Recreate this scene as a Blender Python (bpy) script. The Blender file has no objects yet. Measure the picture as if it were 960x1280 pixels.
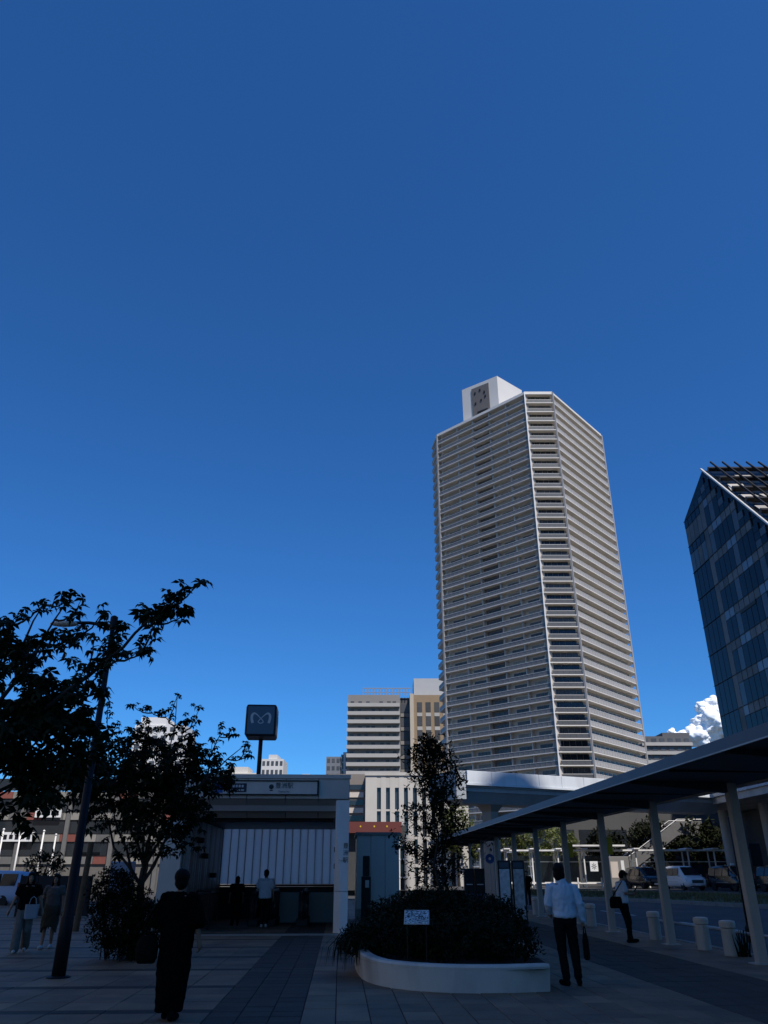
import bpy, bmesh, math, random
from mathutils import Vector, Matrix, noise
R = math.radians
rnd = random.Random(7)
sc = bpy.context.scene
col = sc.collection

# ------------------------------------------------------------------ camera, sky, sun, exposure
cam = bpy.data.cameras.new('camera')
camo = bpy.data.objects.new('camera', cam); col.objects.link(camo); sc.camera = camo
camo.location = (0, 0, 1.6); camo.rotation_euler = (R(90 + 25.3), 0, 0)
cam.sensor_fit = 'VERTICAL'; cam.sensor_height = 24; cam.lens = 24 * 955 / 1280
cam.clip_start = .1; cam.clip_end = 20000

SUN_AZ, SUN_EL = 150.0, 55.0          # clockwise from +Y
world = bpy.data.worlds.new('World'); sc.world = world; world.use_nodes = True
nt = world.node_tree; bg = nt.nodes['Background']
sky = nt.nodes.new('ShaderNodeTexSky'); sky.sky_type = 'NISHITA'; sky.sun_disc = False
sky.sun_elevation = R(SUN_EL); sky.sun_rotation = R(SUN_AZ)
sky.altitude = 0; sky.air_density = 1.0; sky.dust_density = 0.0; sky.ozone_density = 8.0
tint = nt.nodes.new('ShaderNodeMixRGB'); tint.blend_type = 'MULTIPLY'; tint.inputs[0].default_value = 1
tint.inputs[2].default_value = (.32, .755, 1.13, 1)      # the deep clear blue of the photograph's whole sky
nt.links.new(sky.outputs[0], tint.inputs[1]); nt.links.new(tint.outputs[0], bg.inputs[0])
bg.inputs[1].default_value = .114

sl = bpy.data.lights.new('sun', 'SUN'); sl.energy = 5.0; sl.angle = R(.53); sl.color = (1, .95, .88)
so = bpy.data.objects.new('sun', sl); col.objects.link(so)
sd = Vector((math.sin(R(SUN_AZ)) * math.cos(R(SUN_EL)), math.cos(R(SUN_AZ)) * math.cos(R(SUN_EL)), math.sin(R(SUN_EL))))
so.rotation_euler = sd.to_track_quat('Z', 'Y').to_euler(); so.location = sd * 300
vs = sc.view_settings
vs.view_transform = 'Standard'; vs.look = 'None'; vs.exposure = 0; vs.gamma = 1; vs.use_curve_mapping = False

# ------------------------------------------------------------------ materials
MATS = {}
def pm(name, base, rough=.6, var=.15, scale=3.0, metal=0.0, bump=0.0, bscale=40, spec=.5, dirt=None, alpha=1, transl=None):
    if name in MATS: return MATS[name]
    m = bpy.data.materials.new(name); m.use_nodes = True; t = m.node_tree; N = t.nodes; L = t.links
    b = N['Principled BSDF']; b.inputs['Roughness'].default_value = rough; b.inputs['Metallic'].default_value = metal
    b.inputs['Specular IOR Level'].default_value = spec
    tc = N.new('ShaderNodeTexCoord'); oi = N.new('ShaderNodeObjectInfo')
    no = N.new('ShaderNodeTexNoise'); no.inputs['Scale'].default_value = scale; no.inputs['Detail'].default_value = 6
    ge = N.new('ShaderNodeNewGeometry'); L.new(ge.outputs['Position'], no.inputs['Vector'])
    ad = N.new('ShaderNodeMath'); ad.operation = 'MULTIPLY_ADD'
    L.new(oi.outputs['Random'], ad.inputs[0]); ad.inputs[1].default_value = .5
    L.new(no.outputs[0], ad.inputs[2])
    cr = N.new('ShaderNodeValToRGB'); cr.color_ramp.elements[0].position = .35; cr.color_ramp.elements[1].position = 1.05 if False else 1.0
    lo = [max(0, c * (1 - var)) for c in base]; hi = [min(1, c * (1 + var)) for c in base]
    cr.color_ramp.elements[0].color = (*lo, 1); cr.color_ramp.elements[1].color = (*hi, 1)
    L.new(ad.outputs[0], cr.inputs[0])
    out = cr.outputs[0]
    if dirt:
        n2 = N.new('ShaderNodeTexNoise'); n2.inputs['Scale'].default_value = dirt[1]; n2.inputs['Detail'].default_value = 8
        mp = N.new('ShaderNodeMapping'); mp.inputs['Scale'].default_value = dirt[2] if len(dirt) > 2 else (1, 1, 1)
        L.new(ge.outputs['Position'], mp.inputs[0]); L.new(mp.outputs[0], n2.inputs['Vector'])
        r2 = N.new('ShaderNodeValToRGB'); r2.color_ramp.elements[0].position = .45; r2.color_ramp.elements[1].position = .75
        r2.color_ramp.elements[0].color = (0, 0, 0, 1); r2.color_ramp.elements[1].color = (.75, .75, .75, 1)
        L.new(n2.outputs[0], r2.inputs[0])
        mx = N.new('ShaderNodeMixRGB'); L.new(r2.outputs[0], mx.inputs[0]); L.new(out, mx.inputs[1]); mx.inputs[2].default_value = (*dirt[0], 1)
        out = mx.outputs[0]
    L.new(out, b.inputs['Base Color'])
    if bump:
        n3 = N.new('ShaderNodeTexNoise'); n3.inputs['Scale'].default_value = bscale; n3.inputs['Detail'].default_value = 4
        L.new(tc.outputs['Object'], n3.inputs['Vector'])
        bp = N.new('ShaderNodeBump'); bp.inputs['Strength'].default_value = bump; bp.inputs['Distance'].default_value = .02
        L.new(n3.outputs[0], bp.inputs['Height']); L.new(bp.outputs[0], b.inputs['Normal'])
    if transl:
        tr = N.new('ShaderNodeBsdfTranslucent'); tr.inputs[0].default_value = (*transl[0], 1)
        ms = N.new('ShaderNodeMixShader'); ms.inputs[0].default_value = transl[1]
        L.new(b.outputs[0], ms.inputs[1]); L.new(tr.outputs[0], ms.inputs[2]); L.new(ms.outputs[0], N['Material Output'].inputs[0])
    m.diffuse_color = (*base, 1)
    MATS[name] = m
    return m
def glass(name, base, rough=.06, see=.0, spec=.45):
    if name in MATS: return MATS[name]
    m = pm(name, base, rough, .25, .8, spec=spec)
    if see:
        t = m.node_tree; N = t.nodes; L = t.links
        tp = N.new('ShaderNodeBsdfTransparent'); tp.inputs[0].default_value = (.75, .82, .85, 1)
        ms = N.new('ShaderNodeMixShader'); ms.inputs[0].default_value = see
        L.new(N['Principled BSDF'].outputs[0], ms.inputs[1]); L.new(tp.outputs[0], ms.inputs[2]); L.new(ms.outputs[0], N['Material Output'].inputs[0])
    return m

# ------------------------------------------------------------------ mesh builder
class MB:
    def __init__(s): s.v = []; s.f = []
    def add(s, vs, fs):
        o = len(s.v); s.v += [tuple(v) for v in vs]; s.f += [tuple(i + o for i in f) for f in fs]; return s
    def box(s, x0, x1, y0, y1, z0, z1):
        return s.add([(x0,y0,z0),(x1,y0,z0),(x1,y1,z0),(x0,y1,z0),(x0,y0,z1),(x1,y0,z1),(x1,y1,z1),(x0,y1,z1)],
                     [(0,3,2,1),(4,5,6,7),(0,1,5,4),(1,2,6,5),(2,3,7,6),(3,0,4,7)])
    def bbox(s, x0, x1, y0, y1, z0, z1, b=.02):
        """box with bevelled vertical and top edges"""
        def ring(i, z): return [(x0+i+b,y0+i,z),(x1-i-b,y0+i,z),(x1-i,y0+i+b,z),(x1-i,y1-i-b,z),(x1-i-b,y1-i,z),(x0+i+b,y1-i,z),(x0+i,y1-i-b,z),(x0+i,y0+i+b,z)]
        return s.rings([ring(b, z0), ring(0, z0+b), ring(0, z1-b), ring(b, z1)])
    def rings(s, rs, cap=True, closed=True):
        n = len(rs[0]); o = len(s.v)
        for r in rs: s.v += [tuple(p) for p in r]
        for k in range(len(rs) - 1):
            for i in range(n if closed else n - 1):
                j = (i + 1) % n
                s.f.append((o+k*n+i, o+k*n+j, o+(k+1)*n+j, o+(k+1)*n+i))
        if cap:
            s.f.append(tuple(o + i for i in reversed(range(n)))); s.f.append(tuple(o + (len(rs)-1)*n + i for i in range(n)))
        return s
    def prism(s, poly, z0, z1):
        return s.rings([[(x, y, z0) for x, y in poly], [(x, y, z1) for x, y in poly]])
    def prismx(s, poly, x0, x1):           # poly in (y,z)
        return s.rings([[(x0, y, z) for y, z in poly], [(x1, y, z) for y, z in poly]])
    def cyl(s, p0, p1, r0, r1=None, n=12):
        return s.tube([p0, p1], [r0, r0 if r1 is None else r1], n)
    def tube(s, pts, rad, n=8, cap=True):
        pts = [Vector(p) for p in pts]; rs = []
        up = Vector((0, 0, 1)); prev = None
        for i, p in enumerate(pts):
            d = (pts[min(i+1, len(pts)-1)] - pts[max(i-1, 0)])
            if d.length < 1e-9: d = Vector((0, 0, 1))
            d.normalize()
            a = prev if prev is not None else (Vector((1, 0, 0)) if abs(d.z) > .9 else up.cross(d))
            a = (a - d * a.dot(d))
            if a.length < 1e-6: a = d.orthogonal()
            a.normalize(); b = d.cross(a); prev = a
            r = rad[i] if isinstance(rad, (list, tuple)) else rad
            rs.append([p + a * (math.cos(2*math.pi*k/n) * r) + b * (math.sin(2*math.pi*k/n) * r) for k in range(n)])
        return s.rings(rs, cap)
    def lathe(s, prof, n=20, c=(0, 0)):    # prof list of (r,z)
        return s.rings([[(c[0] + r*math.cos(2*math.pi*k/n), c[1] + r*math.sin(2*math.pi*k/n), z) for k in range(n)] for r, z in prof])
    def ell(s, c, rx, ry, rz, n=14, m=9):
        rs = []
        for i in range(m):
            a = -math.pi/2 + math.pi * (i + .25) / (m - .5)
            rs.append([(c[0]+rx*math.cos(a)*math.cos(2*math.pi*k/n), c[1]+ry*math.cos(a)*math.sin(2*math.pi*k/n), c[2]+rz*math.sin(a)) for k in range(n)])
        return s.rings(rs)
    def limb(s, chain, n=12):
        """sphere-ended tapered chain: [(p,r),...]"""
        P = [Vector(p) for p, r in chain]; Rr = [r for p, r in chain]
        d0 = (P[0]-P[1]).normalized(); d1 = (P[-1]-P[-2]).normalized()
        pts = [P[0]+d0*Rr[0]*.95, P[0]+d0*Rr[0]*.6] + P + [P[-1]+d1*Rr[-1]*.6, P[-1]+d1*Rr[-1]*.95]
        rad = [Rr[0]*.3, Rr[0]*.8] + Rr + [Rr[-1]*.8, Rr[-1]*.3]
        return s.tube(pts, rad, n)
    def loft(s, secs, n=20, pw=2.0):
        """horizontal sections (cx,cy,z,rx,ry), superellipse"""
        def sg(v): return math.copysign(abs(v) ** (2/pw), v)
        return s.rings([[(cx + rx*sg(math.cos(2*math.pi*k/n)), cy + ry*sg(math.sin(2*math.pi*k/n)), z) for k in range(n)] for cx, cy, z, rx, ry in secs])
    def mesh(s, name):
        me = bpy.data.meshes.new(name); me.from_pydata(s.v, [], s.f); me.update(); return me
    def build(s, name, mat, parent=None, loc=(0,0,0), rz=0, smooth=False, bevel=0):
        me = s.mesh(name)
        if smooth:
            me.polygons.foreach_set('use_smooth', [True]*len(me.polygons))
        return put(name, me, mat, parent, loc, rz, bevel)
def put(name, me, mat, parent=None, loc=(0,0,0), rz=0, bevel=0):
    if mat is not None and not me.materials: me.materials.append(mat)
    o = bpy.data.objects.new(name, me); col.objects.link(o); o.parent = parent
    o.location = loc; o.rotation_euler = (0, 0, rz)
    if mat is not None and me.materials[0] != mat:
        o.material_slots[0].link = 'OBJECT'; o.material_slots[0].material = mat
    if bevel:
        m = o.modifiers.new('bevel', 'BEVEL'); m.width = bevel; m.segments = 2; m.limit_method = 'ANGLE'
    return o
def tag(o, label, cat, group=None):
    o['label'] = label; o['category'] = cat
    if group: o['group'] = group
    return o
def struct(o): o['kind'] = 'structure'; return o
def stuff(o): o['kind'] = 'stuff'; return o
def thing(name, label, cat, loc=(0,0,0), rz=0, group=None):
    o = bpy.data.objects.new(name, None); col.objects.link(o); o.location = loc; o.rotation_euler = (0, 0, rz); o.empty_display_size = .2
    return tag(o, label, cat, group)
def copy_tree(o, parent=None):
    c = o.copy(); col.objects.link(c); c.parent = parent
    for ch in list(o.children): copy_tree(ch, c)
    return c
def text(name, body, size, mat, parent, loc, rot=(R(90), 0, 0), align='CENTER'):
    cu = bpy.data.curves.new(name, 'FONT'); cu.body = body; cu.size = size; cu.extrude = .002; cu.align_x = align; cu.align_y = 'CENTER'; cu.resolution_u = 3
    t = bpy.data.objects.new(name, cu); col.objects.link(t)
    dg = bpy.context.evaluated_depsgraph_get(); me = bpy.data.meshes.new_from_object(t.evaluated_get(dg))
    bpy.data.objects.remove(t); me.name = name; me.materials.clear(); me.materials.append(mat)
    o = put(name, me, mat, parent, loc); o.rotation_euler = rot; return o
GA = R(3.0); GC, GS = math.cos(GA), math.sin(GA)
def G(x, y, z=0): return (x*GC - y*GS, x*GS + y*GC, z)          # plaza grid -> world

# ------------------------------------------------------------------ palette
M = dict(
 asphalt=pm('asphalt', (.05,.05,.05), .85, .25, .7, bump=.4, bscale=60, dirt=((.09,.085,.08), .25)),
 joint=pm('paver joint', (.02,.02,.02), .95),
 slab=pm('pale granite paver', (.25,.16,.095), .7, .3, 1.6, bump=.15, bscale=90, dirt=((.06,.055,.05), .9)),
 slab2=pm('grey granite paver', (.195,.128,.078), .7, .3, 1.6, bump=.15, bscale=90, dirt=((.055,.05,.045), .9)),
 band=pm('dark basalt paver', (.04,.029,.021), .7, .2, 2, bump=.2, bscale=90),
 strip=pm('dark brown sett', (.05,.036,.025), .75, .3, 3, bump=.3, bscale=60),
 light_stone=pm('sun band stone', (.32,.28,.22), .7, .12, 2, dirt=((.15,.13,.11), 2)),
 kerb=pm('kerb concrete', (.25,.24,.22), .8, .15, 2, dirt=((.1,.095,.09), 2)),
 concrete=pm('pale concrete', (.42,.40,.37), .75, .1, .8, dirt=((.24,.22,.2), .6, (1,1,.3))),
 white=pm('white painted metal', (.78,.75,.71), .45, .06, 1.2, dirt=((.45,.44,.42), 1.2, (1,1,.25))),
 white_wall=pm('white render', (.50,.47,.43), .8, .08, .5, dirt=((.36,.33,.3), .3, (1,1,.3))),
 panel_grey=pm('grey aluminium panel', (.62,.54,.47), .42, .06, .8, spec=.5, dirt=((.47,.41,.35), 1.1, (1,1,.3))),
 panel_dark=pm('dark grey panel', (.27,.23,.195), .5, .08, .8),
 dark=pm('black painted metal', (.016,.015,.014), .5, .2, 3, spec=.25),
 navy=pm('navy painted steel', (.012,.012,.015), .5, .2, 3, spec=.2),
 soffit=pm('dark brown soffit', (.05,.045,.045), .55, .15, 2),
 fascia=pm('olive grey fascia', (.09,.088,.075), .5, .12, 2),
 steel=pm('galvanised steel', (.35,.35,.34), .45, .15, 4, metal=.6),
 colw=pm('off white column paint', (.50,.45,.40), .5, .08, 3, dirt=((.34,.31,.27), 2, (1,1,.2))),
 bark=pm('bark', (.035,.028,.022), .9, .3, 9, bump=.6, bscale=25),
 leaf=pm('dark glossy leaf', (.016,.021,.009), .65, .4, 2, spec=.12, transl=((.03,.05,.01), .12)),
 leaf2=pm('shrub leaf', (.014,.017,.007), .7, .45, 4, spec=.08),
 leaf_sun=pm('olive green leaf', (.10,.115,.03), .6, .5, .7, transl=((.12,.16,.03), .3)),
 grass=pm('dry median grass', (.10,.088,.035), .9, .5, 1.5),
 soil=pm('soil', (.03,.024,.018), .95, .3, 5),
 blkcloth=pm('black cotton', (.005,.0045,.004), .95, .3, 8, bump=.2, bscale=60, spec=.03),
 trouser=pm('black wool', (.009,.008,.008), .9, .2, 8, bump=.2, bscale=60, spec=.06),
 shirt=pm('pale blue shirt cotton', (.50,.58,.66), .85, .06, 6, bump=.35, bscale=14, spec=.2),
 shirtw=pm('white tee cotton', (.55,.58,.62), .85, .06, 6, bump=.3, bscale=14, spec=.2),
 skin=pm('skin', (.30,.17,.11), .6, .08, 12, spec=.3),
 hair=pm('black hair', (.006,.005,.0045), .6, .3, 40, bump=.4, bscale=120, spec=.12),
 leather=pm('black leather', (.005,.0045,.004), .9, .2, 20, bump=.2, bscale=80, spec=.1),
 shoe_white=pm('white trainer', (.5,.48,.45), .7, .1, 10),
 tyre=pm('tyre rubber', (.015,.015,.015), .85), rim=pm('alloy rim', (.4,.4,.41), .3, metal=.8),
 lamp=pm('headlamp lens', (.5,.5,.5), .12, spec=.9),
 carw=pm('white car paint', (.80,.78,.76), .22, .03, 1, spec=.6), carb=pm('black car paint', (.012,.012,.015), .16, .1, 1, spec=.7), carg=pm('dark bronze car paint', (.03,.028,.026), .18, .1, 1, spec=.7),
 carblue=pm('pale blue van paint', (.30,.42,.58), .3, .05, 1),
 carglass=glass('car glass', (.012,.014,.016), .05),
 window=glass('dark window glass', (.025,.03,.036), .06),
 yellow=pm('yellow sign', (.60,.40,.02), .6), red=pm('red fascia', (.13,.03,.024), .6, .1, .5), blue=pm('blue sign', (.02,.08,.3), .5),
)
# ================================================================== SETTING
s = 5200
struct(MB().add([(-s,-s,-.12),(s,-s,-.12),(s,s+3500,-.12),(-s,s+3500,-.12)], [(0,1,2,3)]).build('road', M['asphalt']))

# ---- plaza paving, on its own grid turned 3 degrees
def gbox(mb, x0, x1, y0, y1, z0, z1):
    return mb.add([G(x0,y0,z0),G(x1,y0,z0),G(x1,y1,z0),G(x0,y1,z0),G(x0,y0,z1),G(x1,y0,z1),G(x1,y1,z1),G(x0,y1,z1)],
                  [(0,3,2,1),(4,5,6,7),(0,1,5,4),(1,2,6,5),(2,3,7,6),(3,0,4,7)])
plaza = struct(gbox(MB(), -24, 8.9, -40, 60, -.115, -.012).build('plaza_pavement', M['joint']))
tiles = []                                  # x0,x1,y0,y1,material
J = .005
y = 4.51
k = 0
while y < 47:
    # left field: bands across and big slabs between
    x = -1.6
    while x > -23:
        tiles.append((x-.68, x, y, y+.28, 'band'))
        for r in range(3): tiles.append((x-.68, x, y+.28+.69*r, y+.28+.69*(r+1), 'slab' if rnd.random() < .6 else 'slab2'))
        x -= .68
    y += 2.35
y = 5
while y < 47:
    for i in range(3): tiles.append((-1.6+.39*i, -1.6+.39*(i+1), y, y+.39, 'strip'))
    y += .39
y = 5; k = 0
while y < 56:
    x = -.43; c = 0
    while x < 5.05:
        off = .31 * (c % 2)
        tiles.append((x, x+.42, y+off, y+.62+off, 'slab2' if rnd.random() < .6 else 'slab')); x += .422; c += 1
    for i in range(5): tiles.append((5.06+i*.398, 5.06+(i+1)*.398, y, y+.62, 'strip'))
    for i in range(3): tiles.append((7.06+i*.6, 7.06+(i+1)*.6, y, y+.62, 'slab'))
    y += .62
CR = -3.9 / 1
def inview(t):
    cx = (t[0]+t[1])/2; cy = (t[2]+t[3])/2; X, Y, _ = G(cx, cy)
    return Y > 9.8 and abs(X) < .47 * Y
def tilekey(t):
    X, Y, _ = G((t[0]+t[1])/2, (t[2]+t[3])/2)
    return Y
vis = sorted([t for t in tiles if inview(t)], key=tilekey)
big = set(id(t) for t in vis[:300])
cache = {}; rest = {}
for t in tiles:
    w, d, mt = t[1]-t[0]-2*J, t[3]-t[2]-2*J, t[4]
    dz = rnd.uniform(-.002, .0025)
    if id(t) in big:
        key = (round(w, 3), round(d, 3), mt)
        if key not in cache: cache[key] = MB().bbox(-w/2, w/2, -d/2, d/2, -.05, 0, .006).mesh('paver')
        put('paver', cache[key], M[mt], plaza, G((t[0]+t[1])/2, (t[2]+t[3])/2, dz), GA)
    else:
        gbox(rest.setdefault(mt, MB()), t[0]+J, t[1]-J, t[2]+J, t[3]-J, -.05, dz)
for mt, mb in rest.items(): stuff(mb.build('paver_field', M[mt], plaza))
# pale stones painted as reflected sunlight, and kerb stones along the road
for i in range(9):
    gbox(MB(), -5.2+i*.62, -5.2+(i+1)*.62-.01, 24.75, 25.45, -.01, .007).build('sun_band_stone', M['light_stone'], plaza)
for i in range(44):
    gbox(MB(), 8.9, 9.08, 6+i*1.2, 6+(i+1)*1.2-.012, -.1, .012).build('kerb_stone', M['kerb'], plaza)
# drain grate near the planter
gr = gbox(MB(), .02, .42, 19.3, 20.1, -.01, .006).build('drain_grate', M['dark'], plaza)

# painted lines on the road (4 mm over the asphalt)
mk = pm('road paint', (.55,.54,.5), .8, .1, 3, dirt=((.1,.1,.1), 3))
for i, (x0, x1, y0, y1) in enumerate([(9.5, 9.65, 6, 52), (13.2, 13.35, 8, 13), (13.2, 13.35, 18, 23), (13.2, 13.35, 28, 33), (13.2, 13.35, 38, 43)]):
    struct(gbox(MB(), x0, x1, y0, y1, -.1195, -.1145).build('road_marking', mk))

# ---- raised far roadway with grass median in front
def strip(pts_l, pts_r, name, mat, parent=None):
    mb = MB(); n = len(pts_l)
    mb.add(list(pts_l)+list(pts_r), [(i, i+1, n+i+1, n+i) for i in range(n-1)][:]); return mb.build(name, mat, parent)
kern = [(7.5,66),(10,64.5),(13.5,61),(16.9,56.4),(18.6,51.5),(20.4,45.7),(24,34),(30,22),(38,10)]      # front kerb line of the median
def offs(pts, d):
    out = []
    for i, p in enumerate(pts):
        a = Vector(pts[max(i-1,0)]); b = Vector(pts[min(i+1,len(pts)-1)]); t = (b-a).normalized(); nrm = Vector((-t.y, t.x))
        out.append((p[0]+nrm.x*d, p[1]+nrm.y*d))
    return out
med = MB(); prof = [(0,-.12),(0,.06),(.18,.07),(.5,.14),(1.6,.3),(3.2,.33),(4.4,.31),(4.6,.3)]
med.rings([[(*p, z) for p in offs(kern, d)] for d, z in prof], cap=False, closed=False)
struct(med.build('median_strip', M['grass']))
kb = MB().rings([[(*p, z) for p in offs(kern, d)] for d, z in [(-.01,-.12),(-.01,.075),(.15,.08),(.15,.0)]], cap=False, closed=False)
struct(kb.build('median_kerb', M['kerb']))
fr = MB(); o1 = offs(kern, 4.5)
fr.add([(*p, .3) for p in o1]+[(140,10,.3),(140,190,.3),(-6,190,.3),(-6,72,.3)], [tuple(range(len(o1)+4))]); struct(fr.build('far_roadway', M['asphalt']))
gm = MB()
for i in range(9000):
    j = rnd.randrange(len(kern)-2); f_ = rnd.random(); a = offs(kern, 0)[j] if False else kern[j]; b = kern[j+1]
    d = rnd.uniform(.25, 4.3); t = Vector((b[0]-a[0], b[1]-a[1])).normalized(); px = a[0]+(b[0]-a[0])*f_ - t.y*d; py = a[1]+(b[1]-a[1])*f_ + t.x*d
    z = .06 + .24*min(1, d/1.6); h = rnd.uniform(.08, .26); an = rnd.uniform(0, 6.28); w = rnd.uniform(.03,.07); lx, ly = rnd.uniform(-.15,.15), rnd.uniform(-.15,.15)
    gm.add([(px-w*math.cos(an), py-w*math.sin(an), z-.05), (px+w*math.cos(an), py+w*math.sin(an), z-.05), (px+lx, py+ly, z+h)], [(0,1,2)])
stuff(tag(gm.build('grass', M['grass']), 'dry olive grass on the kerbed median before the parked vans', 'grass'))

# ================================================================== BUILDINGS
# ---- unseen tower assumed behind the viewer, added to shade the plaza
ot = thing('shade_tower', 'tall unseen pale tower, added behind the plaza to shade it', 'building', (54,-46,0))
poly = [(8.7-54,-33+46),(24-54,-95+46),(100-54,-60+46),(78.7-54,0+46)]
MB().prism(poly, -.2, 130).build('wall', pm('pale stone cladding', (.42,.38,.33), .6, .15, .2), ot)  # cladding kept pale to bounce neutral light back
pw = glass('office glass', (.03,.035,.04), .1)
mb = MB()
for fl in range(32):
    for i in range(4):
        a, b = Vector(poly[i]), Vector(poly[(i+1) % 4]); t = (b-a).normalized(); n_ = Vector((-t.y, t.x)); L_ = (b-a).length
        for q in range(int(L_/4)):
            p = a + t*(q*4+.6); e = a + t*(q*4+3.6)
            mb.prism([(p.x-n_.x*.06,p.y-n_.y*.06),(e.x-n_.x*.06,e.y-n_.y*.06),(e.x+n_.x*.06,e.y+n_.y*.06),(p.x+n_.x*.06,p.y+n_.y*.06)], fl*4+1.2, fl*4+3.6)
stuff(mb.build('window_field', pw, ot))
MB().lathe([(4.2,0),(4.2,1.9)]+[(4.2*math.cos(a*.157), 1.9+4.2*math.sin(a*.157)) for a in range(1,10)], 32).build('arc_shadow_dome', M['panel_grey'], ot, (55.3-54, -14.9+46, 130), smooth=True)  # added dome that throws the round shadow on the bridge parapet

# ---- residential tower
def face_frame(a, b):
    a = Vector(a); b = Vector(b); t = (b-a).normalized(); return a, t, Vector((t.y, -t.x)), (b-a).length
TW = (45, 225, 0)
A_, B_, C_, D_ = (42.3-45,193-225), (50.8-45,193-225), (17.3-45,218-225), (72.2-45,218-225)
E_, F_, H_, I_ = (72.2-45,225.5-225), (47-45,252-225), (40-45,252-225), (16.2-45,226-225)
octo = [C_, A_, B_, D_, E_, F_, H_, I_]
FH = 3.15; NF = 42
tw = thing('residential_tower', 'very tall pale apartment tower with stacked balconies and a chamfered corner', 'building', TW)
cx_, cy_ = 0, 0
def inset(poly, d):
    n = len(poly); out = []
    c = Vector((sum(p[0] for p in poly)/n, sum(p[1] for p in poly)/n))
    for i in range(n):
        p0, p1, p2 = Vector(poly[i-1]), Vector(poly[i]), Vector(poly[(i+1) % n])
        n1 = Vector((-(p1-p0).y, (p1-p0).x)).normalized(); n2 = Vector((-(p2-p1).y, (p2-p1).x)).normalized()
        b = (n1+n2).normalized(); out.append(tuple(p1 + b*(d/max(.4, b.dot(n1)))))
    return out
wall_t = pm('beige tile wall', (.52,.455,.385), .8, .12, .15)
slab_t = pm('tower slab edge', (.66,.615,.55), .7, .08, .3)
rail_t = pm('tower railing shaded face', (.165,.16,.155), .5, .1, .2)  # railing darkened for the left face, turned from the sun
rail_r = pm('tower railing sunny face', (.36,.335,.31), .6, .1, .2)  # same railing lightened for the sunlit right face
win_t = glass('tower window', (.07,.07,.07), .2)
inn = inset(octo, 1.7)
MB().prism(inn, 0, FH*NF+.4).build('wall', wall_t, tw)
slab = MB().prism(octo, -.2, 0.04).mesh('floor_slab')
for f in range(1, NF+1): put('floor_slab', slab, slab_t, tw, (0,0,f*FH))
MB().prism(inset(octo, .25), 0, .9).build('roof_parapet', slab_t, tw, (0,0,NF*FH+.021))
def on_face(fr, s0, s1, d0, d1, z0, z1, mb):
    a, t, n_, L_ = fr
    P = [a+t*s0+n_*d0, a+t*s1+n_*d0, a+t*s1+n_*d1, a+t*s0+n_*d1]
    return mb.prism([tuple(p) for p in P], z0, z1)
fl_, fc_, fr_ = face_frame(C_, A_), face_frame(A_, B_), face_frame(B_, D_)
HR = []
def railing(fr, mat, s0, s1, h):
    mb = on_face(fr, s0, s1, -.14, -.08, .12, h, MB()); HR.append(on_face(fr, s0, s1, -.18, -.03, h+.003, h+.1, MB()).mesh('handrail'))
    n = int((s1-s0)/1.5); pb = mb
    for i in range(n+1):
        q = s0+(s1-s0)*i/n; on_face(fr, max(s0, q-.07), min(s1, q+.07), -.075, -.02, .045, h, pb)
    return mb.mesh('balcony_railing')
rl, rc, rr = railing(fl_, rail_t, .5, fl_[3]-.5, 1.05), railing(fc_, rail_t, .5, fc_[3]-.5, 1.05), railing(fr_, rail_r, .5, fr_[3]-.4, 1.15)
# windows: five wide openings on the left face, one on the chamfer, a band on the right
wl = []
win_c = pm('curtained window', (.27,.25,.22), .5, .3, .3); win_d = pm('blind window', (.09,.088,.085), .3, .4, .4)
def wmesh(mb, m_):
    me = mb.mesh('window'); me.materials.append(m_); return me
L_ = fl_[3]
for i, (u0, u1) in enumerate([(.08,.205),(.27,.39),(.455,.57),(.65,.77),(.83,.94)]):
    mb = MB(); w = (u1-u0)*L_; q = 3 if i != 2 else 4
    for j in range(q): on_face(fl_, u0*L_+j*w/q+.05, u0*L_+(j+1)*w/q-.05, -1.72, -1.58, .25, 2.35, mb)
    wl.append([wmesh(mb, m_) for m_ in (win_t, win_c, win_d)])
mb = MB()
for j in range(5): on_face(fc_, .5+j*1.5, .5+(j+1)*1.5-.1, -1.75, -1.5, .08, 2.75, mb)
win_k = glass('chamfer glass', (.015,.017,.02), .1); wc = [wmesh(mb, m_) for m_ in (win_k, win_k, win_t)]
wr = MB()
for f in range(NF):
    for j in range(13): on_face(fr_, 1.4+j*2.4, 1.4+j*2.4+1.7, -1.72, -1.58, f*FH+.25, f*FH+2.3, wr)
stuff(wr.build('window_band', win_t, tw))
rail_k = pm('chamfer balcony glass', (.09,.09,.09), .4, .1, .2)
side = face_frame(I_, C_); rs2 = railing(side, rail_r, .1, side[3]-.1, 1.15)
for f in range(NF):
    z = f*FH
    put('balcony_railing', rl, rail_t, tw, (0,0,z)); put('balcony_railing', rc, rail_k, tw, (0,0,z)); put('balcony_railing', rr, rail_r, tw, (0,0,z)); put('balcony_railing', rs2, rail_r, tw, (0,0,z))
    for hm in HR[:3]: put('handrail', hm, slab_t, tw, (0,0,z))
    for i, me in enumerate(wl): put('window', me[(f*7+i*3+f*i) % 3], None, tw, (0,0,z))
    put('window', wc[(f*5) % 3], None, tw, (0,0,z))
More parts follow.
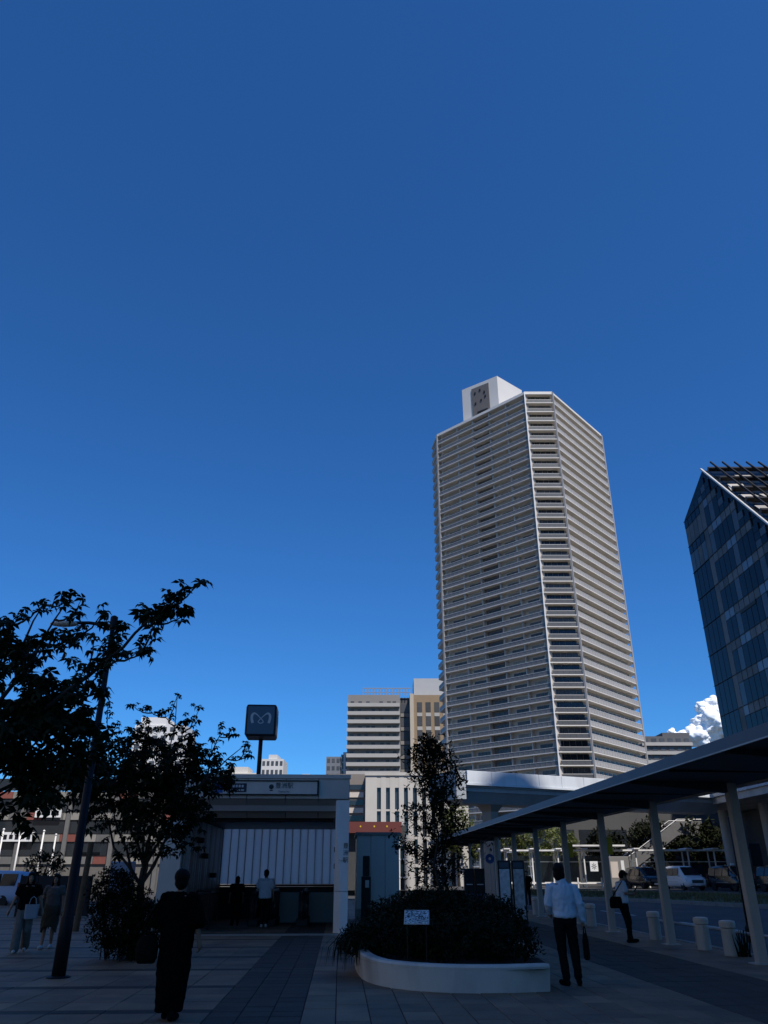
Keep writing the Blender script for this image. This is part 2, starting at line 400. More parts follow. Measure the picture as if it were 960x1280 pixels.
# partition fins between flats on the left face, white pillars at the chamfer, lattice frames on the ends
for u in (.0, .24, .42, .605, .79, 1.0):
    on_face(fl_, u*L_-.12 if u else .02, u*L_+.12 if u < 1 else L_-.02, -1.69, -.32 if 0 < u < 1 else -.1, .03, NF*FH-.26, MB()).build('partition_fin', wall_t, tw)
on_face(fl_, L_*.425, L_*.6, -1.9, -1.66, 0, NF*FH-.26, MB()).build('dark_bay', pm('brown bay tile', (.14,.125,.115), .8), tw)
wp = pm('tower pillar', (.70,.68,.65), .6, .05, .3)
for fr, s0, s1 in ((fc_, -.14, .14),(fr_, -.08, .22)):
    on_face(fr, s0, s1, -.3, .2, 0, NF*FH+.5, MB()).build('corner_pillar', wp if fr is fc_ else rail_r, tw)
for fr, s0, s1 in ((fr_, fr_[3]-.5, fr_[3]+.05), (fl_, -.05, .5)):
    on_face(fr, s0, s1, -.35, .12, 0, NF*FH+.3, MB()).build('corner_pillar', rail_r, tw)
# fine escape-ladder lattice just left of the chamfer and on the left end
for fr, s0 in ((fl_, fl_[3]-2.1), (fl_, 1.0)):
    mb = MB()
    for f in range(NF):
        p0 = fr[0]+fr[1]*s0+fr[2]*(-.5); p1 = fr[0]+fr[1]*(s0+1.1)+fr[2]*(-.5)
        mb.cyl((*p0, f*FH+.1), (*p1, f*FH+2.7), .09, n=5)
    mb.build('escape_ladder', slab_t, tw)
# rooftop plant house
ph = MB().prism([(-18.7,-9.5),(-8.0,-17.6),(1.5,-9.3),(-9.2,-1)], NF*FH+.9, 149).build('plant_house', pm('plant house render', (.58,.55,.51), .7, .06, .2), tw)
pf = face_frame((-18.7,-9.5), (-8.0,-17.6))
on_face(pf, pf[3]*.28, pf[3]*.76, .02, .25, NF*FH+2, 147.6, MB()).build('louvre_panel', pm('brown louvre', (.13,.115,.105), .7), ph)
for a_, b_ in ((.36,145),(.5,145.6),(.62,144.2),(.36,141),(.52,141.5),(.64,142.5)):
    on_face(pf, pf[3]*a_, pf[3]*a_+.5, .26, .4, b_, b_+.8, MB()).build('vent', M['dark'], ph)
on_face(pf, pf[3]*.42, pf[3]*.7, .26, .4, 137, 138, MB()).build('vent', M['dark'], ph)

# ---- glass office building with a slanted truss roof
gb = thing('glass_building', 'dark blue glass office block with a steep slanted truss roof', 'building', (46.2, 80, 0))
prof = [(27,0),(27,50.8),(18,54.6),(-24,10),(-24,0)]
core = glass('glass building core', (.008,.011,.015), .15, 0, .1)
MB().prismx(prof, .12, 44).build('wall', core, gb)
gA, gB, gC = glass('curtain glass deep', (.006,.010,.016), .05, 0, .12), glass('curtain glass mid', (.06,.065,.07), .1, 0, .2), pm('curtain spandrel', (.10,.115,.135), .3, .2, .4, spec=.6)
gD = pm('pale curtain panel', (.09,.088,.086), .5, .4, .5, spec=.3)
def roofz(y): return 54.6-(18-y)*44.6/42 if y < 18 else 54.6-(y-18)*3.8/9
FZ = 4.2
pv, ps, pt = MB().box(-.02,.1,.06,1.44,.03,2.9).mesh('pane'), MB().box(-.05,.1,.08,1.42,0,1.16).mesh('spandrel_panel'), MB().box(-.02,.1,.06,1.44,.03,4.15).mesh('pane')
extra = {}
p4 = MB().box(-.02,.1,.06,1.44,.03,1.0).mesh('pane')
for k in range(34):
    y0 = 27-1.5*(k+1)
    for f in range(13):
        z = f*FZ
        if z+4.2 > roofz(y0)-.4 or z+4.2 > roofz(y0+1.5)-.4:
            for q in range(4):
                if k < 22 and z+1.04*(q+1) < min(roofz(y0), roofz(y0+1.5))-.3: put('pane', p4, gB if (k*3+q+f) % 4 == 0 else gA, gb, (0,y0,z+1.04*q))
            continue
        dark_zone = k < 4
        if k < 18:
            if dark_zone and f < 10: put('pane', pt, gA, gb, (0,y0,z))
            elif dark_zone:
                put('pane', pv, gD if (f == 11 or (k+f) % 3 == 0) else gB, gb, (0,y0,z)); put('spandrel_panel', ps, gA, gb, (0,y0,z+2.97))
            elif k == 4 and f < 12: put('pane', pt, gD, gb, (0,y0,z))
            else:
                put('pane', pv, gA if (k*7+f*3) % 5 else gB, gb, (0,y0,z)); put('spandrel_panel', ps, gD if (k+2*f) % 7 < 5 else gC, gb, (0,y0,z+2.97))
        else:
            extra.setdefault('pane', MB()).box(-.02,.1,y0+.06,y0+1.44,z+.03,z+2.9); extra.setdefault('spandrel_panel', MB()).box(-.05,.1,y0+.08,y0+1.42,z+2.97,z+4.13)
stuff(extra['pane'].build('pane_field', gA, gb)); stuff(extra['spandrel_panel'].build('spandrel_field', gD, gb))
for (k0, n, f) in ((8,3,7),(11,5,4),(7,4,2)):       # open vent slots
    MB().box(-.1,.1, 27-1.5*(k0+n), 27-1.5*k0, f*FZ+2.5, f*FZ+2.95).build('vent_slot', M['dark'], gb)
for f in range(13):
    y1 = 27; yl = -24
    z = f*FZ
    lim = 18-(54.6-z)*42/44.6
    MB().box(-.12, -.055, max(yl, lim+.6), y1, z-.05, z+.02).build('transom', M['navy'], gb)
# slanted roof: bright verge, rafters, cross beams and pale panels imitating reflections
sl_len = math.hypot(42, 44.6); tdir = Vector((0, -42/sl_len, -44.6/sl_len)); ndir = Vector((0, -44.6/sl_len, 42/sl_len)); r0 = Vector((0,18,54.6))
def slab_on_roof(mb, x0, x1, s0, s1, h0, h1):
    P = []
    for h in (h0, h1):
        for x, q in ((x0,s0),(x1,s0),(x1,s1),(x0,s1)):
            p = r0 + tdir*q + ndir*h; P.append((x, p.y, p.z))
    return mb.add(P, [(0,3,2,1),(4,5,6,7),(0,1,5,4),(1,2,6,5),(2,3,7,6),(3,0,4,7)])
slab_on_roof(MB(), -.14, .1, -.2, 60, .05, .26).build('verge_beam', pm('white verge', (.5,.49,.47), .5, .04, 1), gb)
for i in range(24): slab_on_roof(MB(), 1.3+i*1.75, 1.45+i*1.75, -.6, 59, 1.0, 1.25).build('rafter', M['dark'], gb)
for i in range(14): slab_on_roof(MB(), .3, 43.5, 1.2+i*4.1, 1.75+i*4.1, .45, .98).build('cross_beam', M['dark'], gb)
pr = pm('roof reflection panel', (.36,.34,.31), .6, .25, .4)  # patchy skewed pieces mimic the structure reflected in the roof
for i in range(16):
    for j in range(12):
        if rnd.random() < .62:
            x0 = .8+i*2.6+rnd.uniform(0,.4); q0 = 1.9+j*4.1+rnd.uniform(0,.5); sk = rnd.uniform(-.9,.9)
            mb = MB(); slab_on_roof(mb, x0, x0+2.2, q0, q0+rnd.uniform(1.6,3.2), .05, .12)
            for vi in (2,3,6,7): v = mb.v[vi]; mb.v[vi] = (v[0]+sk, v[1], v[2])
            mb.build('roof_panel', pr, gb)

# ---- grey apartment block with tan wing, far behind the station
ab = thing('apartment_block', 'grey balcony apartment block with a tan brick wing and rooftop fence', 'building', (0,330,0), 0)
ab.scale = (1.138,1.138,1.138)
gw = pm('apartment grey wall', (.22,.205,.19), .8, .1, .1)
MB().box(-13.4, 6.0, -2.4, 14, 0, 61.7).build('wall', gw, ab)
MB().box(6.0, 9.6, 0.5, 14, 0, 61.2).build('stair_recess', pm('apartment recess', (.07,.07,.075), .7), ab)
MB().box(9.6, 11.0, -3.6, 14, 0, 61.9).build('pier', pm('tan pier', (.42,.36,.28), .8), ab)
MB().box(11.0, 30, -3.2, 14, 0, 61.5).build('tan_wing', pm('tan brick', (.27,.19,.115), .85, .12, .3), ab)
par = MB().box(-13.6, 5.8, -4.2, -3.95, -.15, 1.15); par.box(-13.6, 5.8, -3.94, -2.41, -.15, 0); pme = par.mesh('balcony')
wma = MB().box(0, 1.3, -2.5, -2.3, .1, 2.0).mesh('window')
wtn = MB().box(0, 1.9, -3.3, -3.1, 0, 3.6).mesh('window')
wpan = MB().box(0, 1.9, -3.36, -3.12, -1.5, -.25).mesh('window_panel')
pcol = pm('apartment parapet', (.38,.36,.33), .7, .06, .2)
for f in range(4, 20):
    put('balcony', pme, pcol, ab, (0,0,f*3+.2))
    for i in range(7):
        if (i*5+f*3) % 4: put('window', wma, win_t, ab, (-12.4+i*2.6+.3*((f*i) % 3), 0, f*3+.3))
for f in range(3, 12):
    for i in range(5):
        if f*5+3.8 < 61: put('window', wtn, win_t, ab, (12.2+i*3.2, 0, f*5+.2)); put('window_panel', wpan, pcol, ab, (12.2+i*3.2, 0, f*5+.2))
    MB().box(6.3, 9.3, .3, .6, f*5+.6, f*5+3.7).build('stair_window', win_t, ab); MB().box(6.2, 9.4, .2, .6, f*5-.9, f*5+.4).build('stair_panel', gw, ab)
fm = MB()
for i in range(17): fm.box(-8+i*1.1, -7.75+i*1.1, -1, -.8, 61.7, 64.4)
fm.box(-8, 10, -1.05, -.75, 64.3, 64.6); fm.box(-8, 10, -1.05, -.75, 62.8, 63)
fm.build('roof_fence', M['steel'], ab)
MB().box(11.3, 24, 0, 12, 61.6, 68.4).build('plant_room', pm('plant room panel', (.40,.40,.40), .6, .05, .5), ab)

# ---- white civic building with slit windows
wb = thing('white_civic_building', 'low white building with tall slit windows beyond the station entrance', 'building', (0,92,0))
W0, W1, WT = -2.1, 9.5, 11.7
xs = [W0] ; sl_x = [(-.8+1.02*i, -.8+1.02*i+.46) for i in range(9)]
rows = [(-.2,2.2),(2.5,5.0),(5.25,7.9),(8.1,10.4)]
mb = MB(); xprev = W0
for a_, b_ in sl_x: mb.box(xprev, a_, 0, .5, -.2, WT); xprev = b_
mb.box(xprev, W1, 0, .5, -.2, WT); mb.build('wall_pier', M['white_wall'], wb)
mb = MB()
for a_, b_ in sl_x:
    zp = 0
    for (z0, z1) in rows[1:]: mb.box(a_+.002, b_-.002, .05, .45, rows[rows.index((z0,z1))-1][1], z0)
    mb.box(a_+.002, b_-.002, .03, .45, rows[-1][1], WT-.005)
mb.build('wall_spandrel', M['white_wall'], wb)
for a_, b_ in sl_x:
    for z0, z1 in rows: MB().box(a_, b_, .3, .36, z0, z1).build('window', M['window'], wb)
MB().box(W0+.05, W1-.05, .6, 18, -.2, WT-.1).build('wall', M['white_wall'], wb)
MB().box(W0-.1, W1+.1, -.12, 18, WT+.004, WT+.35).build('cornice', M['white_wall'], wb)
MB().box(-6.6, W0-.12, 3, 16, -.2, 12.2).build('annex', pm('brown annex cladding', (.20,.175,.155), .8, .1, .3), wb)
for i in range(6): MB().box(-6.2, W0-.3, 2.85, 3.05, 6.2+i*.85, 6.75+i*.85).build('louvre', M['window'] if i % 2 else M['panel_grey'], wb)

# ---- shop with red fascia under it
sh = thing('red_fascia_shop', 'small shop with a long red fascia band behind the entrance', 'shop', (0,72,0))
MB().box(-6, 1.9, .6, 12, -.2, 5.4).build('wall', pm('shop dark interior', (.05,.05,.05), .8), sh)
MB().box(-6, 1.55, -.3, .55, 4.75, 5.65).build('fascia', M['red'], sh)
for x in (-2.1, -.9, .2): MB().box(x, x+.12, -.33, -.305, 5.2, 5.34).build('fascia_mark', M['yellow'], sh)
MB().lathe([(.45,0),(.45,4.7)], 20).build('column', M['white_wall'], sh, (2.2,-.2,-.12))
for x in (-.2, .7, 1.3): MB().box(x, x+.1, .3, .45, -.1, 4.7).build('glazing_bar', M['white'], sh)
for z in (1.2, 2.6, 3.7): MB().box(-.6, 1.75, .28, .47, z, z+.12).build('glazing_bar', M['white'], sh)
MB().box(-.6, 1.6, .5, .55, 0, 4.7).build('pane', M['window'], sh)

# ---- far towers and blocks
def far_block(name, label, x0, x1, y0, dep, h, wallc, rows_, cols_, steps=(), ww=.6, hh=.5, top=None):
    t = thing(name, label, 'building', (x0, y0, 0)); w = x1-x0; wm = pm('far wall %s' % name + str(x0), wallc, .8, .08, .1)
    MB().box(0, w, 0, dep, -1, h).build('wall', wm, t)
    cw, rh = w/cols_, h/rows_
    win = MB().box(cw*(1-ww)/2, cw*(1+ww)/2, -.12, .1, rh*(1-hh)/2, rh*(1+hh)/2).mesh('window')
    lo = int(rows_*.45)
    for r in range(lo, rows_):
        for c in range(cols_): put('window', win, win_t, t, (c*cw, 0, r*rh))
        if name == 'banded_block': MB().box(-.2, w+.2, -.9, -.13, r*rh-.3, r*rh+.9).build('balcony_band', pcol, t)
    for i, (a, b, z) in enumerate(steps): MB().box(a*w, b*w, .5, dep*.8, h+.002, h+z).build('roof_block', wm, t)
    return t
far_block('far_tower', 'distant white tower block showing above the leafy plaza tree', -95.5, -76, 300, 18, 53, (.62,.60,.57), 17, 6, ((.1,.6,3),))
far_block('far_tower', 'distant white flats rising behind the sign cube pole', -46, -37.8, 300, 14, 40.5, (.62,.60,.57), 13, 5, ((.3,.7,1.6),))
far_block('far_block', 'distant low pale block left of the sign cube pole', -62, -46.3, 300, 14, 35.5, (.60,.56,.50), 11, 3, ((.2,.7,2.2),))
far_block('far_block', 'distant low roof block peeping over the entrance roof', -33.5, -25.5, 320, 14, 35.8, (.5,.52,.55), 11, 4, ((.1,.5,1.6),))
far_block('far_tower', 'distant dark tower block beside the grey apartment block', -23.9, -18, 330, 14, 45.3, (.14,.15,.17), 15, 3)
far_block('far_tower', 'distant pale striped tower against the grey apartment block', -17.9, -13.5, 331, 14, 46.3, (.6,.58,.55), 15, 3, ((.2,.6,1),), .45, .8)
far_block('banded_block', 'distant dark block with pale balcony bands right of the tall tower', 98, 116.7, 300, 20, 48.8, (.10,.10,.105), 15, 6, ((.45,1.0,1.4),))

# ---- left street: striped low building with sign boards
sb = thing('striped_street_building', 'low street building with red and grey stripes behind the left fence', 'building', (-41, 82, 0))
MB().box(0, 22, 0, 14, -.2, 9).build('wall', pm('street building wall', (.12,.11,.10), .8), sb)
cols3 = [pm('red stripe panel', (.2,.06,.045), .7), pm('grey stripe panel', (.13,.125,.12), .7), pm('pale stripe panel', (.24,.225,.2), .7)]
for r in range(4):
    for i in range(12):
        MB().box(i*1.8+.02, i*1.8+1.78, -.16, -.02, 2.4+r*2.0-(1.9 if r == 0 else 0)*0, 3.05+r*2.0).build('stripe_panel', cols3[0 if (i*5+r*3) % 7 == 0 else 1+(i+r) % 2], sb)
    MB().box(.3, 21.6, -.06, .05, 3.15+r*2.0, 4.3+r*2.0).build('window', M['window'], sb)
for i in range(5): MB().box(i*4.6+.2, i*4.6+.6, -.4, -.17, 0, 9.1).build('pilaster', cols3[1], sb)
sgn = pm('white sign board', (.75,.74,.72), .6, .03, 1)
for (x, z, w) in ((3.4,4.4,3.2), (6.3,6.6,2.6)):
    bd = MB().box(x, x+w, -.5, -.42, z, z+.85).build('sign_board', sgn, sb)
    for q in range(5): MB().box(x+.2+q*w*.18, x+.2+q*w*.18+w*.11, -.53, -.505, z+.2+.05*(q % 2), z+.62).build('sign_mark', M['navy'], bd)
far_block('street_block', 'pale street block glimpsed between tree trunk and entrance wall', -21, -14.2, 84, 10, 9, (.5,.48,.45), 4, 4, (), .7, .5)

# ---- unseen pale row added at left to bounce sun onto the plaza, and the low building under the deck
def row_block(label, x0, x1, y0, y1, h, c):
    t = thing('bounce_row_building', label, 'building', (x0, y0, 0)); wm = pm('row wall '+label[:12], c, .8, .08, .2)
    MB().box(0, x1-x0, 0, y1-y0, -.2, h).build('wall', wm, t)
    mb = MB()
    for f in range(int(h/3.6)):
        for i in range(int((y1-y0)/3)): mb.box(x1-x0-.05, x1-x0+.06, i*3+.9, i*3+2.1, f*3.6+1.1, f*3.6+2.6)
    stuff(mb.build('window_field', win_t, t))
    MB().box(-.15, x1-x0+.15, -.15, y1-y0+.15, h+.003, h+.6).build('cornice', wm, t)
row_block('cream offices facing the plaza from across the left street', -62, -44, -55, -10, 44, (.62,.57,.49))
row_block('pale tiled flats across the left street', -60, -43, -8, 32, 36, (.66,.60,.52))
row_block('low sand coloured block at the left street corner', -62, -45, 34, 66, 27, (.58,.52,.44))
lo_ = thing('low_building', 'dim low building filling the gap beneath the elevated deck', 'building', (20, 101, 0))
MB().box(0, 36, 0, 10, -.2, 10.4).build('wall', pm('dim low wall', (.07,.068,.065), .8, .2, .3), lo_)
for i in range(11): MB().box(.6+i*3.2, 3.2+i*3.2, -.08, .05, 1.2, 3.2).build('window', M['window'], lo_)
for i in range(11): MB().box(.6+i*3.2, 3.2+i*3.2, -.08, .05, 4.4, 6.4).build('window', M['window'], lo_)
# ================================================================== PEDESTRIAN BRIDGE AND DECK
bang = math.atan2(5.2, 10.8)
br = thing('pedestrian_bridge', 'pale elevated footbridge crossing in front of the tall tower', 'bridge', (6.35, 62, 0), bang)
conc_b = pm('bridge girder paint', (.40,.43,.46), .6, .08, .5, dirt=((.3,.31,.32), .6, (1,1,.4)))
par_b = pm('bridge parapet panel', (.66,.69,.72), .5, .05, .6, dirt=((.5,.52,.54), 1.2, (1,1,.3)))
LB = 27
for i in range(12):
    MB().bbox(i*2.25+.01, (i+1)*2.25-.01, -.12, .08, 7.86, 8.78, .015).build('parapet_panel', par_b, br)
MB().box(0, LB, .09, .2, 7.6, 8.7).build('parapet_back', conc_b, br)
MB().box(-.1, LB, -.2, .24, 7.72, 7.85).build('edge_beam', par_b, br)
MB().box(0, LB, .25, 4, 7.3, 7.7).build('deck_slab', conc_b, br)
MB().rings([[(x, .35, 7.3),(x, 3.9, 7.3),(x, 3.2, 6.5),(x, 1.1, 6.5)] for x in (.2, LB)]).build('girder', conc_b, br)
MB().box(0, LB, 4.1, 4.3, 7.6, 8.7).build('parapet', conc_b, br)
MB().box(-.95, -.105, -.05, 4.3, 6.7, 8.75).build('end_box', conc_b, br)
for x in (3.4,):
    MB().rings([[(x-.35,1.5,-.2),(x+.35,1.5,-.2),(x+.35,2.8,-.2),(x-.35,2.8,-.2)], [(x-.35,1.5,6.0),(x+.35,1.5,6.0),(x+.35,2.8,6.0),(x-.35,2.8,6.0)], [(x-.6,1.1,6.55),(x+.6,1.1,6.55),(x+.6,3.2,6.55),(x-.6,3.2,6.55)]]).build('pier', M['panel_dark'], br)
dk = thing('elevated_deck', 'elevated walkway deck with pale edge leading to the glass building', 'bridge', (29.6, 66, 0))
for i in range(12):
    MB().bbox(-.1, .1, -9+i*2.2+.01, -9+(i+1)*2.2-.01, 7.75, 8.75, .015).build('edge_panel', conc_b, dk)
MB().box(.11, 16.4, -9, 17.4, 7.2, 8.0).build('deck_slab', M['concrete'], dk)
for y_ in (-4, 6, 15): MB().lathe([(.55,-.2),(.55,7.2)], 16).build('pier', M['concrete'], dk, (4, y_, 0))
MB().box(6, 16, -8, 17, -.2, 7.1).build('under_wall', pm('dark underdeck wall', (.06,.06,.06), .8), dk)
st = thing('deck_stair', 'straight stair flight climbing to the elevated deck behind the vans', 'stair', (23.4, 88, .3))
mb = MB()
for i in range(26): mb.box(i*.3, i*.3+.32, 0, 2.4, max(0, i*.2-.3), .16+i*.2)
mb.build('steps', pm('stair grey', (.13,.125,.12), .7), st)
for yy in (-.1, 2.5):
    MB().rings([[(x, yy-.05, z0),(x, yy+.05, z0),(x, yy+.05, z0+1.35),(x, yy-.05, z0+1.35)] for x, z0 in ((-.2,-.15),(7.9,5.0),(10.5,5.0))]).build('stair_parapet', pm('stair grey', (.13,.125,.12), .7), st)
    MB().tube([(-.2,yy,1.3),(7.9,yy,6.5),(10.5,yy,6.5)], .04, 6).build('handrail', M['white'], st)

# ================================================================== STATION ENTRANCE
en = thing('station_entrance', 'grey panelled subway station entrance with ribbed translucent back wall', 'station entrance', (-1.08, 25.5, 0), GA)
XL, XR, DP = -5.62, 0, 8.3
seams = [XL+.25, -4.35, -3.2, -2.0, -.98, 0]
for i in range(5):
    x0, x1 = seams[i]+.012, seams[i+1]-.012
    MB().bbox(x0, x1, -.02, .12, 3.70, 4.29, .008).build('fascia_panel', M['panel_grey'], en)
    MB().rings([[(x0,-.015,3.685),(x1,-.015,3.685),(x1,.1,3.685),(x0,.1,3.685)], [(x0,.42,3.17),(x1,.42,3.17),(x1,.55,3.17),(x0,.55,3.17)]]).build('lower_fascia_panel', M['panel_dark'], en)  # darker panel colour carries the shade of this down-facing band
MB().box(XL+.2, XR+.03, -.05, .1, 4.30, 4.42).build('roof_edge', M['panel_grey'], en)
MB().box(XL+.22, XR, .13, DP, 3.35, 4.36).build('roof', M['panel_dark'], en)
MB().box(XL+.62, -.42, .6, DP-.3, 3.2, 3.34).build('ceiling', M['dark'], en)
for i in range(6): MB().box(XL+.7, -.5, .75+i*.2, .83+i*.2, 3.12, 3.19).build('ceiling_louvre', M['dark'], en)
# right pillar; its facet widening downward is shaped to suggest a bright sheen
def lerp(a, b, t): return tuple(p+(q-p)*t for p, q in zip(a, b))
zt, zb = 3.68, 0
def prow(z, c):
    return [(-.42+c, 0, z), (0, 0, z), (0, 1.0, z), (-.42, 1.0, z), (-.42, c*1.6, z)]
MB().rings([prow(0,.20), prow(1.1,.20)]).build('pillar_base', M['white'], en)
MB().rings([prow(1.112,.20), prow(2.9,.03), prow(3.67,.02)]).build('pillar', M['white'], en)
MB().box(-.36, -.02, .05, .95, 3.66, 4.3).build('pillar_head', M['panel_grey'], en)
# the pillar carries on as the right side wall
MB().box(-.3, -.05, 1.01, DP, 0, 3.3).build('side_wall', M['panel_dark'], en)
# left wall with sloped outer face
MB().rings([[(XL-.05,-.05,0),(XL+.58,-.05,0),(XL+.58,DP,0),(XL-.05,DP,0)], [(XL+.0,-.05,2.95),(XL+.58,-.05,2.95),(XL+.58,DP,2.95),(XL+.0,DP,2.95)], [(XL+.5,.15,3.34),(XL+.58,.15,3.34),(XL+.58,DP,3.34),(XL+.5,DP,3.34)]]).build('left_wall', M['panel_grey'], en)
for i in range(20):
    y0 = .15+i*.4; MB().bbox(XL+.585, XL+.64, y0+.02, y0+.36, 1.05, 3.18, .012).build('wall_rib_panel', M['steel'] if i % 3 else M['panel_dark'], en)
MB().box(XL+.585, XL+.63, .1, DP-.1, 0.0, 1.0).build('wainscot', M['panel_dark'], en)
MB().tube([(XL+.72,2.2,.95),(XL+.72,DP-.3,.95)], .03, 8).build('handrail', M['dark'], en)
for (y_, z_) in ((2.2,2.5),(3.4,2.05),(5.6,1.45)): MB().bbox(XL+.645, XL+.85, y_, y_+.25, z_, z_+.16, .02).build('wall_lamp', M['dark'], en)
# back wall: dark dado and translucent ribbed panes
MB().box(XL+.6, -.31, DP-.12, DP, 0, 1.12).build('back_dado', M['dark'], en)
MB().box(XL+.6, -.31, DP-.2, DP-.05, 1.13, 1.2).build('back_sill', M['dark'], en)
pane_m = pm('translucent glass panel', (.82,.79,.76), .35, .06, 1, spec=.4, transl=((.99,.97,.95), .88))
npn = 15; x0 = XL+.66; wpn = (-.34-x0)/npn
pn = MB().bbox(.012, wpn-.012, 0, .05, 1.21, 3.34, .006).mesh('pane')
for i in range(npn): put('pane', pn, pane_m, en, (x0+i*wpn, DP-.14+.03*(i % 2), 0))
MB().box(XL+.585, x0+.004, DP-.16, DP-.03, 0, 3.36).build('jamb', M['panel_dark'], en)
for i in range(1, npn): MB().box(x0+i*wpn-.01, x0+i*wpn+.01, DP-.17, DP-.06, 1.2, 3.34).build('glazing_bar', M['steel'], en)
MB().box(XL+.6, -.31, DP-.12, DP, 3.345, 3.5).build('back_head', M['panel_dark'], en)
for z_ in (2.35, 1.75): MB().bbox(-.5, -.35, DP-.5, DP-.3, z_, z_+.2, .02).build('wall_lamp', M['dark'], en)
for i, (xx, zz) in enumerate(((-2.95,.35),(-2.55,.4))):
    MB().box(xx, xx+.28, DP-.16, DP-.125, zz, zz+.5).build('notice_board', M['panel_grey'], en)
# sign board on the fascia
sgnb = MB().box(-4.25, -1.02, -.1, -.03, 3.83, 4.2).build('sign_board', M['panel_grey'], en)
frm = MB(); 
for b in ((-4.29,-.98,3.795,3.83),(-4.29,-.98,4.2,4.235),(-4.29,-4.25,3.83,4.2),(-1.02,-.98,3.83,4.2)): frm.box(b[0],b[1],-.13,-.025,b[2],b[3])
frm.build('sign_frame', M['dark'], sgnb)
MB().box(-3.82, -3.22, -.115, -.101, 3.88, 4.14).build('line_plate', pm('navy plate', (.012,.014,.035), .5), sgnb)
lw = pm('sign lettering white', (.5,.5,.5), .5); ld = pm('sign lettering black', (.012,.012,.014), .5)
for i in range(5): MB().box(-3.74+i*.092, -3.68+i*.092, -.12, -.116, 4.02, 4.09).build('plate_mark', lw, sgnb)
for i in range(4): MB().box(-3.74+i*.12, -3.65+i*.12, -.12, -.116, 3.92, 3.96).build('plate_mark', lw, sgnb)
MB().box(-4.2, -3.95, -.115, -.101, 3.86, 4.16).build('exit_plate', M['blue'], sgnb)
mb = MB().lathe([(.075,0),(.075,.006)], 20); mb.box(-.05,.05,-.12,-.09,0,.006)
ic = mb.build('exit_icon', ld, sgnb, (-2.45,-.105,4.04)); ic.rotation_euler = (R(90),0,0)
text('station_name', '豊洲駅', .19, ld, sgnb, (-2.05,-.108,4.07)); text('station_name_roman', 'Toyosu Sta.', .075, ld, sgnb, (-2.05,-.108,3.9))
for i, ch in enumerate('豊洲駅'): text('pillar_lettering', ch, .17, ld, en, (-.09,-.006,2.35-i*.2))
text('pillar_lettering', 'Toyosu', .06, pm('sign lettering ochre', (.35,.22,.08), .6), en, (-.2,-.02,1.95)); 

# ---- sign cube on its pole, standing on the entrance roof
cb = thing('station_sign_cube', 'dark blue cube sign with looping pale emblem on a pole', 'sign', (-4.22, 27.0, 4.36), R(4))
cubem = pm('sign blue acrylic', (.035,.07,.12), .3, .08, 2, spec=.5)
MB().cyl((0,0,0), (0,0,1.4), .075, .07, 14).build('pole', M['dark'], cb, smooth=True); MB().lathe([(.2,0),(.2,.05),(.11,.12),(.11,.2)], 16).build('pole_base', M['dark'], cb)
MB().bbox(-.5,.5,-.5,.5,1.42,2.47,.03).build('cube_body', M['navy'], cb)
def emblem():
    # looping ribbon, thick legs, thin crossing loop
    P = [(-.27,-.16,.1),(-.305,-.02,.105),(-.30,.1,.1),(-.235,.165,.075),(-.15,.13,.045),(-.05,.04,.035),(.05,-.06,.034),(.085,-.13,.034),(.0,-.165,.036),(-.085,-.13,.034),(-.05,-.06,.034),(.05,.04,.035),(.15,.13,.045),(.235,.165,.075),(.30,.1,.1),(.305,-.02,.105),(.27,-.16,.1)]
    pts = []
    for i in range(len(P)-1):
        p0,p1,p2,p3 = P[max(i-1,0)],P[i],P[i+1],P[min(i+2,len(P)-1)]
        for q in range(6):
            t = q/6; pts.append(tuple(.5*((2*b)+(-a+c)*t+(2*a-5*b+4*c-d_)*t*t+(-a+3*b-3*c+d_)*t**3) for a,b,c,d_ in zip(p0,p1,p2,p3)))
    pts.append(P[-1]); mb = MB(); rs = []
    for i, (x, z, w) in enumerate(pts):
        a, b = pts[max(i-1,0)], pts[min(i+1,len(pts)-1)]; t = Vector((b[0]-a[0], b[1]-a[1])).normalized(); n_ = Vector((-t.y, t.x))*w/2*.82; yy = -.004*(i/len(pts))
        rs.append([(x-n_.x,yy-.006,z-n_.y),(x+n_.x,yy-.006,z+n_.y),(x+n_.x,yy,z+n_.y),(x-n_.x,yy,z-n_.y)])
    return mb.rings(rs).mesh('emblem')
em = emblem(); emm = pm('emblem pale blue', (.5,.5,.5), .4)
for i in range(4):
    fp = MB().bbox(-.45,.45,-.02,.0,1.48,2.41,.006).build('face_panel', cubem, cb, (0,0,0), R(90*i))
    fp.location = (math.sin(R(90*i))*.503, -math.cos(R(90*i))*.503, 0)
    put('emblem', em, emm, fp, (0,-.022,2.0))
# ---- lift shaft box beside the entrance
lf = thing('lift_house', 'blue grey panelled lift house beside the entrance pillar', 'lift', (-1.0, 30.6, 0), GA)
for i in range(3): MB().bbox(i*.52+.005, (i+1)*.52-.005, 0, .1, .45, 2.86, .008).build('wall_panel', M['panel_grey'], lf)
MB().box(.01, 1.55, .11, 2.8, 0, 2.8).build('wall', M['panel_grey'], lf); MB().box(-.04, 1.6, -.04, 2.9, 2.865, 2.97).build('roof', M['panel_dark'], lf); MB().box(-.01, 1.57, -.03, .1, 0, .44).build('plinth', M['panel_dark'], lf)
tp = thing('information_post', 'dark slim information post in front of the lift house', 'post', (-.62, 29.4, 0), GA)
MB().bbox(-.16,.16,-.1,.1,0,1.5,.02).build('body', M['navy'], tp); MB().bbox(-.12,.12,-.08,.08,1.505,2.15,.02).build('head', M['dark'], tp); MB().box(-.03,.1,-.108,-.101,1.15,1.38).build('screen', M['panel_grey'], tp)

